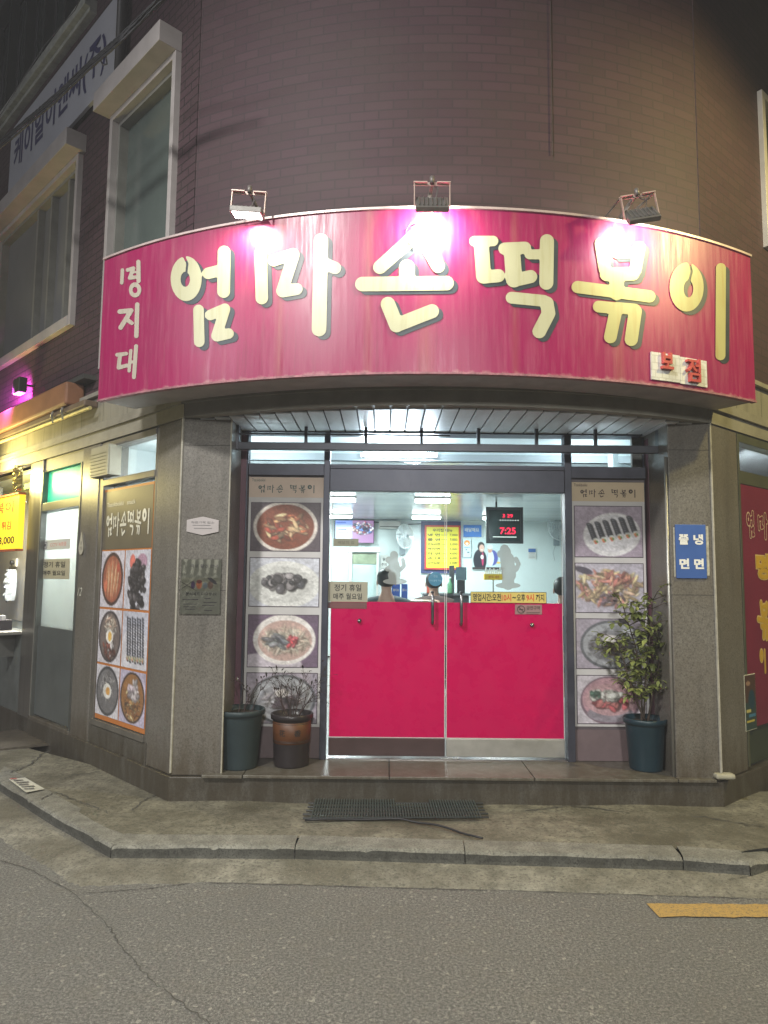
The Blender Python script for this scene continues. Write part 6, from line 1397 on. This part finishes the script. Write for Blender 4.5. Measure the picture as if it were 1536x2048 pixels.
# bare twigs in pots A and B
def twigs(cx, cy, z, n, spread, hgt, parent, leafn, seed, lean=(0, 0)):
    r = random.Random(seed); s_ = MB(); l_ = MB(); tips = []
    def br(p, d, L, rad_, depth):
        pts = [p]; q = p; dd = d.copy()
        for k in range(5): dd = (dd+Vector((r.gauss(0, .16), r.gauss(0, .12), r.gauss(0, .1)))).normalized(); q = q+dd*L/5; pts.append(q)
        s_.tube(pts, [rad_*(1-.15*i) for i in range(6)], 5); tips.append((q, dd))
        if depth:
            for _ in range(3 if depth > 1 else 2): i = r.randrange(2, 6); br(pts[i], (dd+Vector((r.gauss(0, .7), r.gauss(0, .5), r.gauss(.15, .4)))).normalized(), L*(.4+.25*r.random()), rad_*.6, depth-1)
    for k in range(n):
        th = 6.283*k/n+r.random(); d = Vector((math.cos(th)*spread+lean[0], math.sin(th)*spread*.5+lean[1], 1)).normalized(); br(Vector((cx+.04*math.cos(th), cy+.03*math.sin(th), z)), d, hgt*(.5+.35*r.random()), .0042, 2)
    for (q, d) in tips:
        for _ in range(leafn):
            if r.random() < .75: leaf_(l_, q-d*.02*r.random(), d+Vector((r.gauss(0, .7), r.gauss(0, .6), r.gauss(0, .6))), Vector((0, 0, 1)), .022+.02*r.random(), .013)
    s_.build('stem', mat('dry_twig', (.055, .035, .035), .8, 0, .3, 30), parent)
    if leafn: l_.build('foliage', LEAFD, parent)
twigs(-.97, 5.10, ZPL+.36, 4, .45, .30, tA, 1, 5, (.25, 0))
twigs(-.64, 5.17, ZPL+.32, 11, .42, .34, tB, 1, 8, (.02, 0))

# ================================================================== THINGS ON THE PAVEMENT
t = thing('door_mat', 'grey slatted plastic door mat with a torn gap, on the pavement below the doors', 'mat', (*PZ(792, 1612, ZP), ZP))
c00, c10, c11, c01 = PZ(612, 1642, ZP), PZ(972, 1640, ZP), PZ(945, 1584, ZP), PZ(628, 1583, ZP)
def MP(u, v): 
    a = np.array(c00)*(1-u)*(1-v)+np.array(c10)*u*(1-v)+np.array(c11)*u*v+np.array(c01)*(1-u)*v; return a
MTM = mat('mat_grey_plastic', (.062, .078, .073), .45, 0, .25, 30); MTD = mat('mat_dark_plastic', (.016, .018, .017), .5, 0, .2, 30)
mb = MB(); n = 62
for k in range(n):
    u = .03+.94*k/(n-1); j = .003*random.random()
    gap = .50 < u < .70
    segs = [(-.01, 1.0)] if not gap else [(-.01, .42)]
    for v0, v1 in segs:
        a = MP(u+j*.3, v0+.02*random.random()); b = MP(u, v1); mb.tube([(a[0], a[1], ZP+.022), ((a[0]+b[0])/2, (a[1]+b[1])/2, ZP+.022+.003*random.random()), (b[0], b[1], ZP+.022)], .0052, 6)
mb.build('slat', MTM, t); 
mb = MB()
for k in range(9):
    v = .02+.96*k/8; a = MP(-.01-.02*random.random(), v); b = MP(1.01+.02*random.random(), v); mb.tube([(a[0], a[1], ZP+.012), (b[0], b[1], ZP+.012)], .0065, 6)
mb.build('cross_bar', MTD, t)
pts = [PZ(610, 1643, ZP), PZ(700, 1640, ZP), PZ(800, 1641, ZP), PZ(850, 1648, ZP), PZ(905, 1661, ZP), PZ(965, 1680, ZP)]; mb = MB(); mb.tube([(p[0], p[1]-.01, ZP+.010+.004*math.sin(i)) for i, p in enumerate(seg_pts(pts, 4))], .0065, 8); tag(mb.build('cable', mat('cable_black', (.018, .018, .02)), None, smooth=True), 'black cable curling from the door mat towards the kerb', 'cable')
# board on the pavement far left, leaflet by the kerb
c = [PZ(0, 1502, ZP), PZ(112, 1490, ZP), PZ(35, 1462, ZP), PZ(-90, 1478, ZP)]; mb = MB(); mb.prism([c[0], c[1], c[2], c[3]], ZP+.001, ZP+.018); tag(mb.build('floor_mat', mat('brown_mat', (.075, .062, .045), .8, 0, .3, 20, .3), None), 'flat brown mat lying on the pavement before the side door', 'mat')
c = [PZ(17, 1558, ZP+.01), PZ(52, 1586, ZP+.01), PZ(90, 1578, ZP+.01), PZ(50, 1556, ZP+.01)]; t = thing('paper_leaflet', 'white printed leaflet lying on the kerb at the far left', 'leaflet', (*c[0], ZP))
mb = MB(); pr = [mb.vert((p[0], p[1], ZP+.010+.004*(i % 2))) for i, p in enumerate(c)]; mb.f.append(pr); mb.build('sheet', mat('leaflet_white', (.5, .49, .42), .6), t)
def FLF(a, b, z): o = np.array(c[0])+(np.array(c[1])-np.array(c[0]))*z+(np.array(c[3])-np.array(c[0]))*a; return (o[0], o[1], ZP+.016+b)
mb = MB()
for k in range(5): mb.quad(FLF, .12, .88 if k % 2 else .7, .15+.15*k, .22+.15*k, 0)
mb.build('print', mat('leaflet_print', (.13, .12, .12)), t)
mb = MB(); mb.quad(FLF, .05, .45, .02, .08, .001); mb.build('red_print', mat('leaflet_red', (.4, .08, .08)), t)
# stone chip at right pillar foot and brick scrap
x, y = PZ(1417, 1538, ZPL); mb = MB(); mb.box(lambda a, b, q: (a, 4.90-b, q), x-.07, x+.06, ZPL+.001, ZPL+.035, -.05, .02); tag(mb.build('stone_offcut', mat('pale_stone', (.36, .34, .26), .7, 0, .15, 20, .2), None, bevel=.012), 'pale stone offcut at the foot of the right pillar', 'stone')
x, y = PZ(1375, 1522, ZPL); mb = MB(); mb.tube([(x-.12, y+.05, ZPL+.012), (x, y, ZPL+.012), (x+.03, y-.01, ZPL+.014)], [.010, .012, .016], 7); tag(mb.build('stick', mat('stick_brown', (.06, .035, .03)), None), 'short brown stick lying between the blue pot and right pillar', 'stick')

# ---------------------------------------------------------------- tidy up: helper properties
for o in list(COL.objects):
    if '_base' in o: del o['_base']

# ================================================================== AIR: thin scattering box added to imitate lens glare round the lamps
hz = MB().box(lambda a, b, z: (a, b, z), -26, 26, -1.0, ZR+1.5, -18, 26).build('glare_volume', bpy.data.materials.new('glare_volume'))
hz['kind'] = 'stuff'; hm = hz.data.materials[0]; hm.use_nodes = True; nt_ = hm.node_tree; nt_.nodes.clear()
o_ = nt_.nodes.new('ShaderNodeOutputMaterial'); v_ = nt_.nodes.new('ShaderNodeVolumePrincipled'); v_.inputs['Color'].default_value = (.9, .9, .95, 1); v_.inputs['Density'].default_value = .006; v_.inputs['Anisotropy'].default_value = .0
nt_.links.new(v_.outputs[0], o_.inputs['Volume'])
